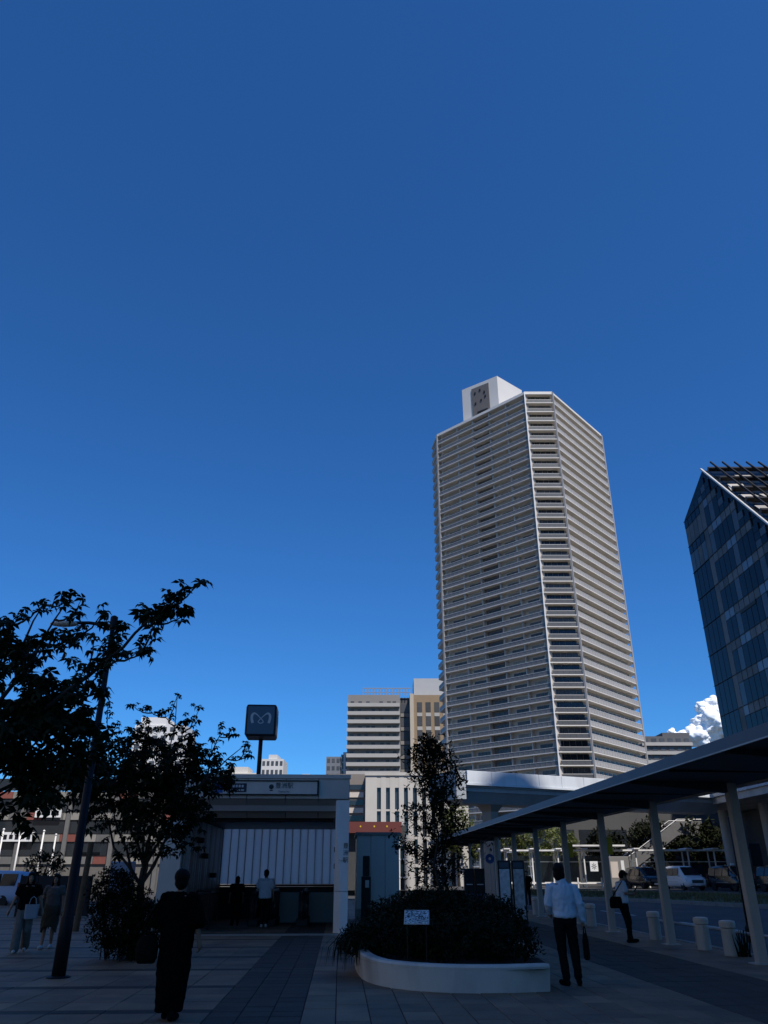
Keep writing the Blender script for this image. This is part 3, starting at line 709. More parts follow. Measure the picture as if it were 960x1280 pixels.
# ---- escalator newels inside the entrance
def newel(label, loc, wdt=.42):
    t = thing('escalator_newel', label, 'escalator', loc, GA, 'escalator balustrades in the entrance')
    P = [(2.4,0),(0,0),(-.22,.18),(-.34,.45),(-.34,.72),(-.22,.92),(0,1.0),(2.4,1.0)]
    MB().prismx([(y+.4, z*1.02) for y, z in P], -wdt/2+.07, wdt/2-.07).build('balustrade', M['dark'], t)
    MB().tube([(0,2.8,1.06),(0,.4,1.06),(0,.16,.97),(0,.02,.74),(0,.02,.45),(0,.14,.18)], .045, 8).build('handrail', pm('rubber handrail', (.02,.02,.022), .35), t)
    MB().bbox(-wdt/2, wdt/2, .1, 2.8, 0, .22, .02).build('skirt', M['dark'], t)
    MB().lathe([(.05,0),(.05,.02)], 12).build('signal_light', M['panel_grey'], t, (wdt/2-.07,.3,.6)).rotation_euler = (0,R(90),0)
for (x, w, lb) in ((-4.35,.34,'black escalator newel nearest the ribbed left wall'),(-3.75,.3,'black escalator newel left of the person in white'),(-2.72,.4,'black escalator newel right of the person in white')):
    newel(lb, (x, 28.6, 0), w)
MB().bbox(-1.05, 1.05, 0, .08, 0, .98, .02).build('barrier_panel', M['panel_dark'], en, (-1.35+.0, 5.4, 0))
# folding notice stand by the wall
nsd = thing('notice_stand', 'folded frame notice stand leaning by the ribbed wall', 'stand', (-5.72, 27.1, 0), R(12))
for xx in (-.22,.22): MB().tube([(xx,-.22,0),(xx,.08,1.1)], .02, 6).build('leg', M['dark'], nsd)
for zz in (.25,.7,1.08): MB().tube([(-.22,-.22+.3*zz/1.1,zz),(.22,-.22+.3*zz/1.1,zz)], .016, 6).build('rail', M['dark'], nsd)
for xx in (-.2,.2): MB().tube([(xx,.38,0),(xx,.08,1.08)], .016, 6).build('leg', M['dark'], nsd)

# ================================================================== WALKWAY CANOPY
cp = thing('walkway_canopy', 'long low bus stop canopy on a row of pale columns', 'canopy', G(8.25, 16.79), GA)
y0, y1 = -14, 39.6; xl, xr = -2.3, .32
def zs(x): return 3.36 + (.02 if x < 0 else -.02)
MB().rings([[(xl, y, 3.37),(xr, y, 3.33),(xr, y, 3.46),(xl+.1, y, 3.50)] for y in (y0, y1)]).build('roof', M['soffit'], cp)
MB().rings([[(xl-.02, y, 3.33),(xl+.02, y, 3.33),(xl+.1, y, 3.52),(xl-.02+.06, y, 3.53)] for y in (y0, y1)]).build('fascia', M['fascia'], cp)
MB().box(xl-.035, xl-.002, y0, y1, 3.315, 3.335).build('drip_edge', M['steel'], cp)
MB().box(xr+.002, xr+.1, y0, y1, 3.28, 3.5).build('rear_gutter', M['panel_grey'], cp)
colm = MB().rings([[(-.1,-.09,z),(.1,-.09,z),(.1,.09,z),(-.1,.09,z)] for z in (-.01, 3.345)]).mesh('column')
capm = MB().bbox(-.2,.2,-.17,.17,-.01,.02,.008).mesh('base_plate')
for k in range(-2, 9):
    c = put('column', colm, M['colw'], cp, (0, 4.5*k, 0), 0, .015); put('base_plate', capm, M['colw'], c)
    MB().rings([[(xl+.15,-.09,3.30),(xl+.15,.09,3.30),(xl+.15,.09,3.365),(xl+.15,-.09,3.365)], [(-.12,-.09,3.14),(-.12,.09,3.14),(-.12,.09,3.34),(-.12,-.09,3.34)]]).build('rib', M['soffit'], cp, (0, 4.5*k, 0))
for j in range(12): MB().box(xl+.2, xr-.05, -.006, .006, 3.322, 3.362).build('soffit_seam', M['dark'], cp, (0, -11+4.5*j, 0))
for k, lb in ((2, 'yellow stop plate on the third canopy column'), (3, 'yellow stop plate on the fourth canopy column')):
    s_ = thing('stop_plate', lb, 'sign', G(8.25+.19, 16.79+4.5*k, 2.12), GA)
    MB().bbox(-.065,.1,-.03,.03,0,.5,.01).build('plate', M['yellow'], s_)

# bollards along the kerb
bl = None
bb = [('widest stone bollard by the front canopy column', 18.45, 0), ('stone bollard with weeds at its foot', 19.3, .0)]
def bollard(label, y, x=8.42, group='bollards along the canopy kerb'):
    global bl
    if bl is None:
        bl = thing('bollard', label, 'bollard', G(x, y), GA, group)
        MB().lathe([(.15,0),(.155,.02),(.15,.48),(.145,.52)], 20).build('shaft', M['colw'], bl, smooth=False)
        MB().lathe([(.13,.521),(.165,.54),(.17,.62),(.16,.66),(.1,.675)], 20).build('cap', M['panel_grey'], bl)
        return bl
    b = copy_tree(bl); b['label'] = label; b.location = G(x, y); return b
for lb, y_ in (('stone bollard with weeds at its foot beside the nearest pale column', 18.4), ('stone bollard between the weedy bollard and the second pale column', 19.75), ('stone bollard by the standing man with a phone', 22.75),
               ('stone bollard between third and fourth canopy columns', 28.45), ('stone bollard just before the fourth canopy column', 29.6), ('stone bollard past the fourth canopy column', 31.9), ('stone bollard by the fifth canopy column', 33.7), ('stone bollard past the fifth canopy column', 36.4), ('stone bollard near the sixth canopy column', 39.7), ('stone bollard near the seventh canopy column', 44.4)):
    bollard(lb, y_)
wm = MB()
for i in range(60):
    a = rnd.uniform(0,6.28); r = rnd.uniform(0,.16); h = rnd.uniform(.12,.5); l = rnd.uniform(-.15,.15); px, py = r*math.cos(a), r*math.sin(a)
    wm.add([(px-.012,py,0),(px+.012,py,0),(px+l+.006,py+l*.5,h),(px+l-.006,py+l*.5,h)], [(0,1,2,3)])
w_ = wm.build('weed_tuft', M['leaf2'], None, G(8.62,18.25)); tag(w_, 'tuft of tall weeds growing at a bollard foot', 'weeds')
# steel rail between road and walkway
gr_ = thing('guard_rail', 'low steel guard rail along the kerb behind the bollards', 'rail', G(8.78, 17.2), GA)
for i in range(4): MB().tube([(0,i*1.9,0),(0,i*1.9,.42)], .03, 8).build('post', M['steel'], gr_)
MB().tube([(0,-.4,.42),(0,6.1,.42)], .035, 8).build('rail', M['steel'], gr_)
# dark lamp post behind the canopy
lp2 = thing('street_lamp', 'black slim lamp post rising behind the nearest canopy column', 'lamp post', (10.1, 24, -.12))
MB().cyl((0,0,0),(0,0,3.2),.075,.06,12).build('pole', M['dark'], lp2, smooth=True); MB().lathe([(.13,0),(.13,.35),(.08,.45)], 14).build('base', M['dark'], lp2)
MB().bbox(-.16,.16,-.05,.05,1.9,2.5,.01).build('notice', M['navy'], lp2, (.55,0,0))
MB().box(.05,.42,-.015,.015,2.35,2.39).build('bracket', M['dark'], lp2)

# ================================================================== LEFT LAMP POST
lp = thing('street_lamp', 'dark tapered lamp post with short side arm among the leaves', 'lamp post', (-5.52, 15.07, 0))
MB().tube([(0,0,0),(0,0,.9),(0,0,.94),(0,0,6.3)], [.115,.11,.09,.045], 16).build('pole', M['navy'], lp, smooth=True)
MB().lathe([(.2,0),(.2,.015),(.15,.03)], 18).build('base_flange', M['navy'], lp)
MB().tube([(.0,0,6.15),(-.5,0,6.22),(-.8,0,6.22)], .035, 8).build('arm', M['navy'], lp)
MB().ell((-1.0,0,6.2), .3, .12, .06).build('lamp_head', M['panel_grey'], lp, smooth=True)
MB().lathe([(.075,6.1),(.075,6.34),(.03,6.37)], 12).build('collar', M['navy'], lp)

# ================================================================== PLANTER
pl = thing('planter', 'curved pale planter wall filled with dark shrubs', 'planter', (0,0,0))
front = [(-.62,17.2),(-.56,16.2),(-.46,15.2),(-.30,14.45),(.0,13.85),(.48,13.42),(1.05,13.18),(1.8,13.16),(2.5,13.34)]
back = [(2.62,15.0),(2.7,17.0),(2.5,18.8),(1.6,19.8),(.4,19.8),(-.4,18.9)]
loop = front+back
def catm(P, n=5):
    out = []
    for i in range(len(P)-1):
        a,b,c,d_ = P[max(i-1,0)],P[i],P[i+1],P[min(i+2,len(P)-1)]
        for q in range(n):
            t = q/n; out.append(tuple(.5*((2*y)+(-x+z)*t+(2*x-5*y+4*z-w)*t*t+(-x+3*y-3*z+w)*t**3) for x,y,z,w in zip(a,b,c,d_)))
    out.append(P[-1]); return out
def wall_run(P, tops, thick=.2):
    n = len(P); rs = []
    for i, p in enumerate(P):
        a, b = Vector(P[max(i-1,0)]), Vector(P[min(i+1,n-1)]); t = (b-a).normalized(); nn = Vector((-t.y, t.x)); h = tops(i/(n-1))
        i_ = (p[0]+nn.x*thick, p[1]+nn.y*thick); bt = (p[0]+nn.x*.05, p[1]+nn.y*.05)
        rs.append([(bt[0],bt[1],-.02),(p[0],p[1],h-.03),(p[0]+nn.x*.025,p[1]+nn.y*.025,h),(i_[0]-nn.x*.025,i_[1]-nn.y*.025,h),(i_[0],i_[1],h-.03),(i_[0],i_[1],-.02)])
    return MB().rings(rs)
pw_ = pm('planter cast stone', (.60,.54,.47), .75, .08, 1.5, bump=.2, bscale=50, dirt=((.34,.30,.26), 2.2, (1,1,.35)))
wall_run(catm(front), lambda t: .36+(.14*max(0,(.5-t)*2)**1.5)).build('planter_wall', pw_, pl)
wall_run(catm(back), lambda t: .34).build('planter_wall_rear', pw_, pl)
MB().add([(x,y,.3) for x,y in catm(loop,3)], [tuple(range(len(catm(loop,3))))]).build('soil', M['soil'], pl)
ns = thing('plant_notice', 'small tilted notice plate on two thin posts in the shrubs', 'notice', (.5, 13.75, .3), R(-4))
for xx in (-.13,.17): MB().tube([(xx,0,0),(xx,.0,.63)], .01, 8).build('post', M['dark'], ns)
def print_mat():
    m = bpy.data.materials.new('notice print'); m.use_nodes = True; t = m.node_tree; N = t.nodes; L = t.links
    tc = N.new('ShaderNodeTexCoord'); mp = N.new('ShaderNodeMapping'); mp.inputs['Scale'].default_value = (30,95,95); L.new(tc.outputs['Object'], mp.inputs[0])
    no = N.new('ShaderNodeTexNoise'); no.inputs['Scale'].default_value = 1; no.inputs['Detail'].default_value = 2; L.new(mp.outputs[0], no.inputs[0])
    cr = N.new('ShaderNodeValToRGB'); cr.color_ramp.interpolation = 'CONSTANT'; cr.color_ramp.elements[0].color = (.02,.025,.02,1); cr.color_ramp.elements[1].position = .5; cr.color_ramp.elements[1].color = (.75,.76,.74,1)
    L.new(no.outputs[0], cr.inputs[0]); L.new(cr.outputs[0], N['Principled BSDF'].inputs['Base Color']); N['Principled BSDF'].inputs['Roughness'].default_value = .35
    return m
np_ = MB().bbox(-.2,.2,-.155,.155,0,.012,.004).build('plate', M['panel_grey'], ns, (.02,.03,.66)); np_.rotation_euler = (R(38),0,0)
pp = MB().box(-.185,.185,-.14,.14,.013,.015).build('print', print_mat(), np_)

# ================================================================== FURNITURE FURTHER BACK
mbd = thing('map_board', 'twin panel area map board behind the planter shrubs', 'map board', (3.72, 27.6, 0), R(-6))
for i in range(2):
    MB().bbox(i*.45, i*.45+.42, 0, .14, 0, 1.98, .02).build('pylon', M['dark'], mbd)
    MB().box(i*.45+.05, i*.45+.37, -.02, -.003, .25, 1.72).build('map_face', pm('printed map face', (.42,.43,.44), .3, .5, 9), mbd)
    MB().box(i*.45+.06, i*.45+.36, -.02, -.003, 1.76, 1.92).build('header', pm('map header', (.03,.04,.07), .4), mbd)
mc = thing('ticket_machine', 'two dark vending cabinets on blue bases by the far canopy', 'machine', (3.8, 40, 0))
for i in range(2):
    MB().bbox(i*.5, i*.5+.46, 0, .5, .75, 1.8, .02).build('cabinet', M['dark'], mc); MB().bbox(i*.5+.01, i*.5+.45, .02, .5, 0, .745, .02).build('base', pm('blue base', (.03,.045,.09), .5), mc)
    MB().box(i*.5+.08, i*.5+.38, -.012, -.002, 1.1, 1.14).build('slot', M['panel_grey'], mc)
rs_ = thing('round_road_sign', 'small blue disc road sign on a pole past the map board', 'road sign', (5.67, 45, 0))
MB().cyl((0,0,0),(0,0,2.8),.03,n=8).build('pole', M['steel'], rs_)
d_ = MB().lathe([(.24,0),(.24,.02)], 24).build('disc', M['blue'], rs_, (0,-.035,2.3)); d_.rotation_euler = (R(90),0,0)
e_ = MB().lathe([(.07,0),(.07,.01)], 16).build('disc_mark', M['white'], d_, (0,0,.021))

# bus shelter across the road: white frame
bs = thing('bus_shelter', 'long white framed bus shelter across the road behind the vans', 'bus shelter', (9.4, 84, .3), R(-3))
LS = 34
MB().bbox(0, LS, -.15, .0, 3.28, 3.42, .01).build('front_beam', M['white'], bs); MB().bbox(0, LS, 1.7, 1.85, 3.28, 3.42, .01).build('rear_beam', M['white'], bs)
MB().box(.1, LS-.1, .01, 1.69, 3.3, 3.34).build('roof', glass('shelter roof glass', (.2,.22,.23), .2, .5), bs)
for i in range(14):
    x = .3+i*2.55
    MB().rings([[(x-.06+.0,-.13,z),(x+.06,-.13,z),(x+.06,-.01,z),(x-.06,-.01,z)] for z in (-.05,3.27)]).build('post', M['white'], bs)
    MB().rings([[(x-.06,1.72,z),(x+.06,1.72,z),(x+.06,1.84,z),(x-.06,1.84,z)] for z in (-.05,3.27)]).build('post', M['white'], bs)
    MB().bbox(x-.25, x+.35, -.6, 2.2, 3.43, 3.55, .02).build('rafter', M['white'], bs)
for i in range(6):
    MB().box(.5+i*2.55, 2.6+i*2.55, 1.76, 1.8, .4, 2.9).build('glass_panel', glass('shelter glass', (.08,.09,.09), .1, .25), bs)
MB().box(0, LS, 1.75, 1.81, 2.3, 2.38).build('mid_rail', M['white'], bs)
for i in range(9): MB().box(.6+i*2.0, 2.1+i*2.0, .9, 1.3, .42, .5).build('bench_slat', M['white'], bs)
MB().box(0, 20, -.35, -.25, .35, .45).build('low_rail', M['white'], bs)
for i in range(9): MB().box(.4+i*2.3, .52+i*2.3, -.35, -.25, -.05, .9).build('rail_post', M['white'], bs)
MB().box(9.0, 14.5, -.8, 2.4, 3.7, 3.85).build('upper_roof', M['white'], bs)
fx = thing('shelter_notice', 'square white notice with dark star pattern hanging in the shelter', 'sign', (20.6, 82.6, 1.75))
fx.scale = (.52,.52,.6)
MB().bbox(-.75,.75,-.03,.03,0,1.5,.02).build('board', sgn, fx)
for i in range(8):
    a = i*math.pi/4; MB().box(-.05,.05,-.036,-.031,.12,.5).build('star_ray', ld, fx, (0,0,.75)).rotation_euler = (0,a,0)
bsn = thing('bus_stop_sign', 'white round topped bus stop pole beside the dark van', 'road sign', (25.6, 78.5, .3))
MB().cyl((0,0,0),(0,0,2.6),.04,n=8).build('pole', M['white'], bsn); q_ = MB().lathe([(.36,0),(.36,.05)], 20).build('disc', sgn, bsn, (0,.02,2.5)); q_.rotation_euler = (R(90),0,0)
MB().box(-.2,.2,-.03,.03,1.5,2.05).build('timetable', sgn, bsn)
kio = thing('ticket_kiosk', 'grey kiosk cabin with a pale window near the dark van', 'kiosk', (21.6, 80.6, .3))
MB().bbox(0,1.9,0,1.4,0,2.75,.03).build('wall', pm('kiosk grey', (.20,.19,.18), .6, .1, .5), kio); MB().box(.1,.8,-.02,-.002,.9,2.3).build('window', M['panel_grey'], kio); MB().box(1.1,1.4,-.02,-.002,1.2,2.4).build('notice', sgn, kio)

# left background: fence panels, white posts, timber post
fe = thing('hoarding_fence', 'dark blue solid hoarding behind the two left pedestrians', 'fence', (-15.0, 35, 0), R(3))
for i in range(4): MB().bbox(i*.72+.008, (i+1)*.72-.008, 0, .05, .02, 1.5, .008).build('fence_panel', M['navy'], fe)
for i in range(5): MB().box(i*.72-.03, i*.72+.03, .055, .11, 0, 1.55).build('post', M['dark'], fe)
fe2 = copy_tree(fe); fe2.location = (-19.5, 36.5, 0); fe2['label'] = 'dark blue solid hoarding beside the pale blue van'
for i, (x, y_, h, lb) in enumerate(((-25.3,55,4.3,'white flag pole left of the striped building signs'),(-24.3,55.4,4.6,'white flag pole before the lower white sign board'),(-22.6,55,4.2,'white flag pole nearest the hoarding'),(-22.0,55.6,4.0,'white flag pole beside the red stripes'))):
    f_ = thing('flag_pole', lb, 'pole', (x, y_, -.12), 0, 'white poles before the striped building'); MB().cyl((0,0,0),(0,0,h),.07,.05,10).build('pole', M['white'], f_, smooth=True); MB().lathe([(.16,0),(.16,.1),(.09,.14)], 12).build('base', M['white'], f_)
    MB().ell((0,0,h+.05),.08,.08,.08,10,7).build('finial', M['white'], f_, smooth=True)
tpst = thing('timber_post', 'brown timber tree stake standing left of the bushy tree', 'post', (-9.35, 26.5, 0))
MB().tube([(-.05,0,0),(.03,0,2.5)], [.1,.09], 10).build('stake', pm('weathered timber', (.10,.065,.035), .85, .25, 6), tpst); MB().box(-.3,.34,-.03,.03,2.1,2.2).build('cross_bar', pm('weathered timber', (.1,.065,.035)), tpst)
bx_ = thing('utility_cabinet', 'blue grey utility cabinet past the timber stake', 'cabinet', (-10.4, 32, 0)); MB().bbox(0,.8,0,.6,.06,2.0,.03).build('body', pm('cabinet blue grey', (.16,.2,.27), .5), bx_); MB().box(-.02,.82,-.02,.62,0,.055).build('plinth', M['concrete'], bx_); MB().box(.1,.7,-.012,-.002,.3,1.8).build('door', pm('cabinet door', (.19,.24,.32), .5), bx_)
# ================================================================== VEGETATION
def whorl(n=6, L=.13, w=.05, seed=0):
    r = random.Random(seed); mb = MB()
    for i in range(n):
        a = 2*math.pi*i/n + r.uniform(-.3,.3); l = L*r.uniform(.75,1.15); d = r.uniform(.1,.8)
        ux, uy = math.cos(a), math.sin(a); tx, ty = -uy, ux
        p0 = (0,0,0); p1 = (ux*l*.5, uy*l*.5, .02-d*l*.22); p2 = (ux*l*.85, uy*l*.85, -d*l*.95)
        wl_ = (p1[0]+tx*w*.5, p1[1]+ty*w*.5, p1[2]-.012); wr_ = (p1[0]-tx*w*.5, p1[1]-ty*w*.5, p1[2]-.012)
        mb.add([p0, wl_, p2, wr_, p1], [(0,1,4),(1,2,4),(0,4,3),(4,2,3)])
    return mb
WH = [whorl(7,.145,.062,i) for i in range(3)] + [whorl(6,.13,.056,9)]
WHM = [w.mesh('leaf_cluster') for w in WH]
def stamp(dst, src, loc, sc_, rz, tx=0, ty=0):
    m = Matrix.Rotation(rz,3,'Z') @ Matrix.Rotation(tx,3,'X') @ Matrix.Rotation(ty,3,'Y') * 1
    l = Vector(loc); dst.add([(m @ Vector(v))*sc_ + l for v in src.v], src.f)
def branch_pts(a, b, sag, r, n=6):
    a, b = Vector(a), Vector(b); out = []
    for i in range(n+1):
        t = i/n; p = a.lerp(b, t); p.z -= sag*math.sin(math.pi*t); j = .04*(b-a).length*math.sin(math.pi*t)
        out.append(p + Vector((r.uniform(-j,j), r.uniform(-j,j), r.uniform(-j,j)*.6)))
    return out
def broad_tree(name, label, base, fork_z, lean, tips, blobs, n_fill, seed, trunk_r, scale=1.0, n_obj=150, group=None, mains=()):
    r = random.Random(seed); t = thing(name, label, 'tree', base, 0, group); B = Vector(base)
    fork = Vector((lean[0], lean[1], fork_z))
    tp = branch_pts((0,0,-.05), fork, 0, r, 5)
    MB().tube(tp, [trunk_r*(1.25-.5*i/5) for i in range(6)], 12).build('trunk', M['bark'], t, smooth=True)
    allw = []; limbs = MB()
    targets = [Vector(q)-B for q in tips]
    nodes = [tp[3], tp[4], tp[5]]; targets.sort(key=lambda q: (q-fork).length)
    for ml in mains:
        ml = [fork]+[Vector(q)-B for q in ml]; sm = []
        for a, b in zip(ml, ml[1:]): sm += branch_pts(a, b, 0, r, 3)[:-1]
        sm.append(ml[-1]); n = len(sm); nodes += sm[1:]
        MB().tube(sm, [trunk_r*.3*(1-i/(n-1))**.9+.006 for i in range(n)], 8).build('limb', M['bark'], t, smooth=True)
    for ti, tg in enumerate(targets):
        cand = [q for q in nodes if (tg-q).length > .35 and q.z < tg.z+.2] or [tp[5]]; st_ = min(cand, key=lambda q: (tg-q).length + .35*(q-fork).length); pts = branch_pts(st_, tg, .14*(tg-st_).length, r, 8); n = len(pts); nodes += pts[2:7]
        MB().tube(pts, [min(.4*trunk_r, .02*(tg-st_).length+.004)*(1-i/(n-1))**1.0+.005 for i in range(n)], 7).build('branch', M['bark'], t, smooth=True)
        for i in range(2, n):
            k = 0 if i < 4 else 1
            for q in range(k):
                p = pts[i-1].lerp(pts[i], r.random()); off = Vector((r.gauss(0,1), r.gauss(0,1), r.uniform(.1,1.3))).normalized()*r.uniform(.07,.2)*scale
                limbs.tube([p, p+off*.6+Vector((0,0,.02)), p+off], [.006,.004,.003], 4); allw.append((p+off, r.uniform(.65,1.0)*scale, 1))
        for q in range(2):                      # tip whorls
            o_ = Vector((r.uniform(-.06,.06), r.uniform(-.06,.06), r.uniform(-.04,.04))) if q else Vector((0,0,0)); allw.append((tg+o_, r.uniform(.75,1.0)*scale, 2))
    for c, rad in blobs: 
        c = Vector(c)-B; limbs.tube(branch_pts(tp[4], c, .1, r, 5), [trunk_r*.4,trunk_r*.34,trunk_r*.28,trunk_r*.22,trunk_r*.15,.01], 6)
    tot = sum(b[1][0]*b[1][1]*b[1][2] for b in blobs)
    for c, rad in blobs:
        c = Vector(c)-B; m = int(n_fill*rad[0]*rad[1]*rad[2]/tot)
        for i in range(m):
            d = Vector((r.gauss(0,1), r.gauss(0,1), r.gauss(0,1))).normalized(); q = r.uniform(.15,1)**.5
            p = c+Vector((d.x*rad[0], d.y*rad[1], d.z*rad[2]))*q*(1+.55*noise.noise((c+d*1.6+B)*1.3))
            if noise.noise((p+B)*1.5+Vector((seed,0,0))) < -.12: continue
            allw.append((p, r.uniform(.8,1.25)*scale, 0))
            if i % 6 == 0: limbs.tube([p-Vector((d.x,d.y,.3))*.25, p], [.008,.003], 4)
    stuff(limbs.build('twigs', M['bark'], t))
    allw.sort(key=lambda a: -a[2]); crown = MB()
    for i, (p, s_, pr_) in enumerate(allw):
        if i < n_obj:
            o = put('leaf_cluster', r.choice(WHM), M['leaf'], t, p); o.rotation_euler = (r.uniform(-.5,.5), r.uniform(-.5,.5), r.uniform(0,6.28)); o.scale = (s_,s_,s_)
        else: stamp(crown, r.choice(WH), p, s_, r.uniform(0,6.28), r.uniform(-.7,.7), r.uniform(-.7,.7))
    stuff(crown.build('crown', M['leaf'], t)); return t
tipsA = [(-2.25,8.8,4.81),(-2.55,8.8,4.61),(-2.43,9.0,4.47),(-2.93,9.1,4.56),(-2.64,8.9,4.46),(-3.99,9.2,4.72),(-4.38,9.4,4.73),(-3.78,9.0,4.5),(-4.78,9.6,4.61),(-3.32,9.3,4.38),(-3.42,8.8,4.09),(-3.97,9.0,4.19),(-3.59,9.4,4.63),(-4.11,8.7,4.06),(-3.76,9.5,3.93),(-3.07,9,4.0),(-4.74,9.2,4.2),(-3.97,9,3.66),(-3.4,9.3,3.63)]
tipsA = tipsA+[tuple(Vector(q)+Vector((rnd.uniform(-.35,.05), rnd.uniform(-.3,.3), rnd.uniform(-.5,-.08)))) for q in tipsA]
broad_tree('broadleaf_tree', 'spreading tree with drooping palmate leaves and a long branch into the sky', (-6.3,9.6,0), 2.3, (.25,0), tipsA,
           [((-5.0,9.5,2.9),(1.1,1.0,1.0)),((-4.75,9.6,3.75),(.7,.6,.7)),((-4.1,9.4,3.05),(.75,.7,.75)),((-4.9,9.2,3.6),(.6,.6,.4)),((-6.5,9.8,3.7),(1.0,.9,.8)),((-4.3,9.5,2.55),(.75,.6,.5)),((-3.8,9.6,2.95),(.5,.5,.6)),((-4.1,9.3,3.5),(.5,.5,.3))], 1750, 3, .12, mains=([(-4.8,9.4,2.8),(-3.97,9.1,3.35),(-3.3,9.0,3.9),(-2.85,8.9,4.35),(-2.25,8.8,4.81)],[(-5.2,9.5,3.3),(-4.6,9.4,4.0),(-4.38,9.4,4.73)],[(-4.9,9.4,3.2),(-4.3,9.2,3.9),(-3.99,9.2,4.72)]))
def more(tips, n, r):
    return tips+[tuple(Vector(r.choice(tips))+Vector((r.uniform(-.3,.3), r.uniform(-.3,.3), r.uniform(-.5,-.05)))) for i in range(n)]
tipsB = [(-4.73,17.6,5.3),(-4.16,17.5,4.97),(-3.61,17.4,4.52),(-3.31,17.4,4.38),(-3.01,17.3,4.16),(-5.86,18,5.13),(-5.48,18,5.07),(-6.5,18.2,5.2),(-5.1,18,4.98),(-4.48,17.8,4.76),(-2.98,17.4,3.92),(-3.88,17.8,4.32),(-6.17,18,4.71),(-6.62,18.3,3.95),(-3.4,17.6,3.5)]
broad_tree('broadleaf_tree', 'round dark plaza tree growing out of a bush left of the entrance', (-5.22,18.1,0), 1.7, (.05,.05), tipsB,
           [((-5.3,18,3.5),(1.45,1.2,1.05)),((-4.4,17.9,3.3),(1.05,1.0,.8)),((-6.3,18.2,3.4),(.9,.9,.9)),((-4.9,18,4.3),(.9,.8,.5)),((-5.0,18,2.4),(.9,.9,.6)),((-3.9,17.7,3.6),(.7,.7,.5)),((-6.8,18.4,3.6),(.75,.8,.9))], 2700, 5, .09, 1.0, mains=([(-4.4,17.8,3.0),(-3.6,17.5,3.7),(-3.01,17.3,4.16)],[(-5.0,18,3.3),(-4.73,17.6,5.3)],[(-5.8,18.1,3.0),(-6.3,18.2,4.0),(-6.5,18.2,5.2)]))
def small_leaf_mb(seed=1):
    r = random.Random(seed); mb = MB()
    for i in range(5):
        a = r.uniform(0,6.28); e = r.uniform(-.5,.9); l = r.uniform(.06,.1); w = l*.38
        d = Vector((math.cos(a)*math.cos(e), math.sin(a)*math.cos(e), math.sin(e))); s_ = d.cross(Vector((0,0,1))).normalized(); o = Vector((r.uniform(-.04,.04),r.uniform(-.04,.04),r.uniform(-.04,.04)))
        mb.add([o, o+d*l*.5+s_*w*.5, o+d*l, o+d*l*.5-s_*w*.5], [(0,1,2,3)])
    return mb
SL = [small_leaf_mb(i) for i in range(5)]
def shrub_mass(name, label, base, blobs, n, seed, mat, cat='shrub', leafscale=1.0, parent_stem=True):
    r = random.Random(seed); t = thing(name, label, cat, base); B = Vector(base); crown = MB(); stems = MB()
    tot = sum(b[1][0]*b[1][1]*b[1][2] for b in blobs)
    for c, rad in blobs:
        c = Vector(c)-B
        for i in range(int(n*rad[0]*rad[1]*rad[2]/tot)):
            d = Vector((r.gauss(0,1), r.gauss(0,1), r.gauss(0,1))).normalized(); q = r.uniform(.3,1)**.5
            p = c+Vector((d.x*rad[0], d.y*rad[1], d.z*rad[2]))*q*(1+.3*noise.noise((d*2.5+c)*1.7))
            if p.z < .02: continue
            stamp(crown, r.choice(SL), p, leafscale*r.uniform(.8,1.5), r.uniform(0,6.28), r.uniform(-.6,.6), r.uniform(-.6,.6))
        for i in range(6):
            e = c+Vector((r.uniform(-.6,.6)*rad[0], r.uniform(-.6,.6)*rad[1], r.uniform(0,.7)*rad[2])); f0 = Vector((c.x+r.uniform(-.2,.2)*rad[0], c.y+r.uniform(-.2,.2)*rad[1], 0))
            stems.tube(branch_pts(f0, e, .0, r, 3), [.012,.01,.007,.003], 5)
    stems.build('stem', M['bark'], t); stuff(crown.build('foliage', mat, t)); return t
shrub_mass('base_bush', 'dark leafy bush around the foot of the plaza tree', (-5.35,18,0), [((-5.45,17.95,.75),(.7,.65,.75)),((-5.0,17.9,.55),(.55,.55,.55)),((-5.75,18.05,1.25),(.5,.5,.5))], 2400, 11, M['leaf2'])
blb = [((-.4,15.7,.42),(.42,.9,.42)),((.35,15.2,.55),(.75,.9,.42)),((1.2,14.7,.6),(.85,.95,.42)),((2.0,14.8,.55),(.6,1.0,.4)),((.2,17.0,.7),(.7,1.2,.45)),((1.2,17.0,.82),(1.0,1.3,.5)),((2.1,17.0,.75),(.65,1.3,.45)),((1.0,18.6,.8),(1.1,.9,.5))]
shrub_mass('planter_shrub', 'dense dark shrubs filling the curved planter', (1.1,16,.3), blb, 8000, 13, M['leaf2'])
# trailing plant over the planter's left tip
r = random.Random(4); tr = thing('trailing_plant', 'strappy plant spilling over the left tip of the planter', 'plant', (-.55,15.4,.4)); mb = MB()
for i in range(90):
    a = r.uniform(2.2,4.6); l = r.uniform(.25,.55); x, y_, z = r.uniform(-.15,.25), r.uniform(-.5,.6), r.uniform(-.02,.15); dx, dy = math.cos(a), math.sin(a)*.6; w = .02
    pts = [Vector((x,y_,z)), Vector((x+dx*l*.4,y_+dy*l*.4,z+l*.25)), Vector((x+dx*l*.75,y_+dy*l*.75,z-.02)), Vector((x+dx*l*.85,y_+dy*l*.85,z-l*.6))]
    for p0, p1, w0, w1 in zip(pts, pts[1:], (w*.6,w,w*.8), (w,w*.8,.003)): mb.add([p0-Vector((dy,-dx,0))*w0, p0+Vector((dy,-dx,0))*w0, p1+Vector((dy,-dx,0))*w1, p1-Vector((dy,-dx,0))*w1], [(0,1,2,3)])
stuff(mb.build('foliage', M['leaf2'], tr))
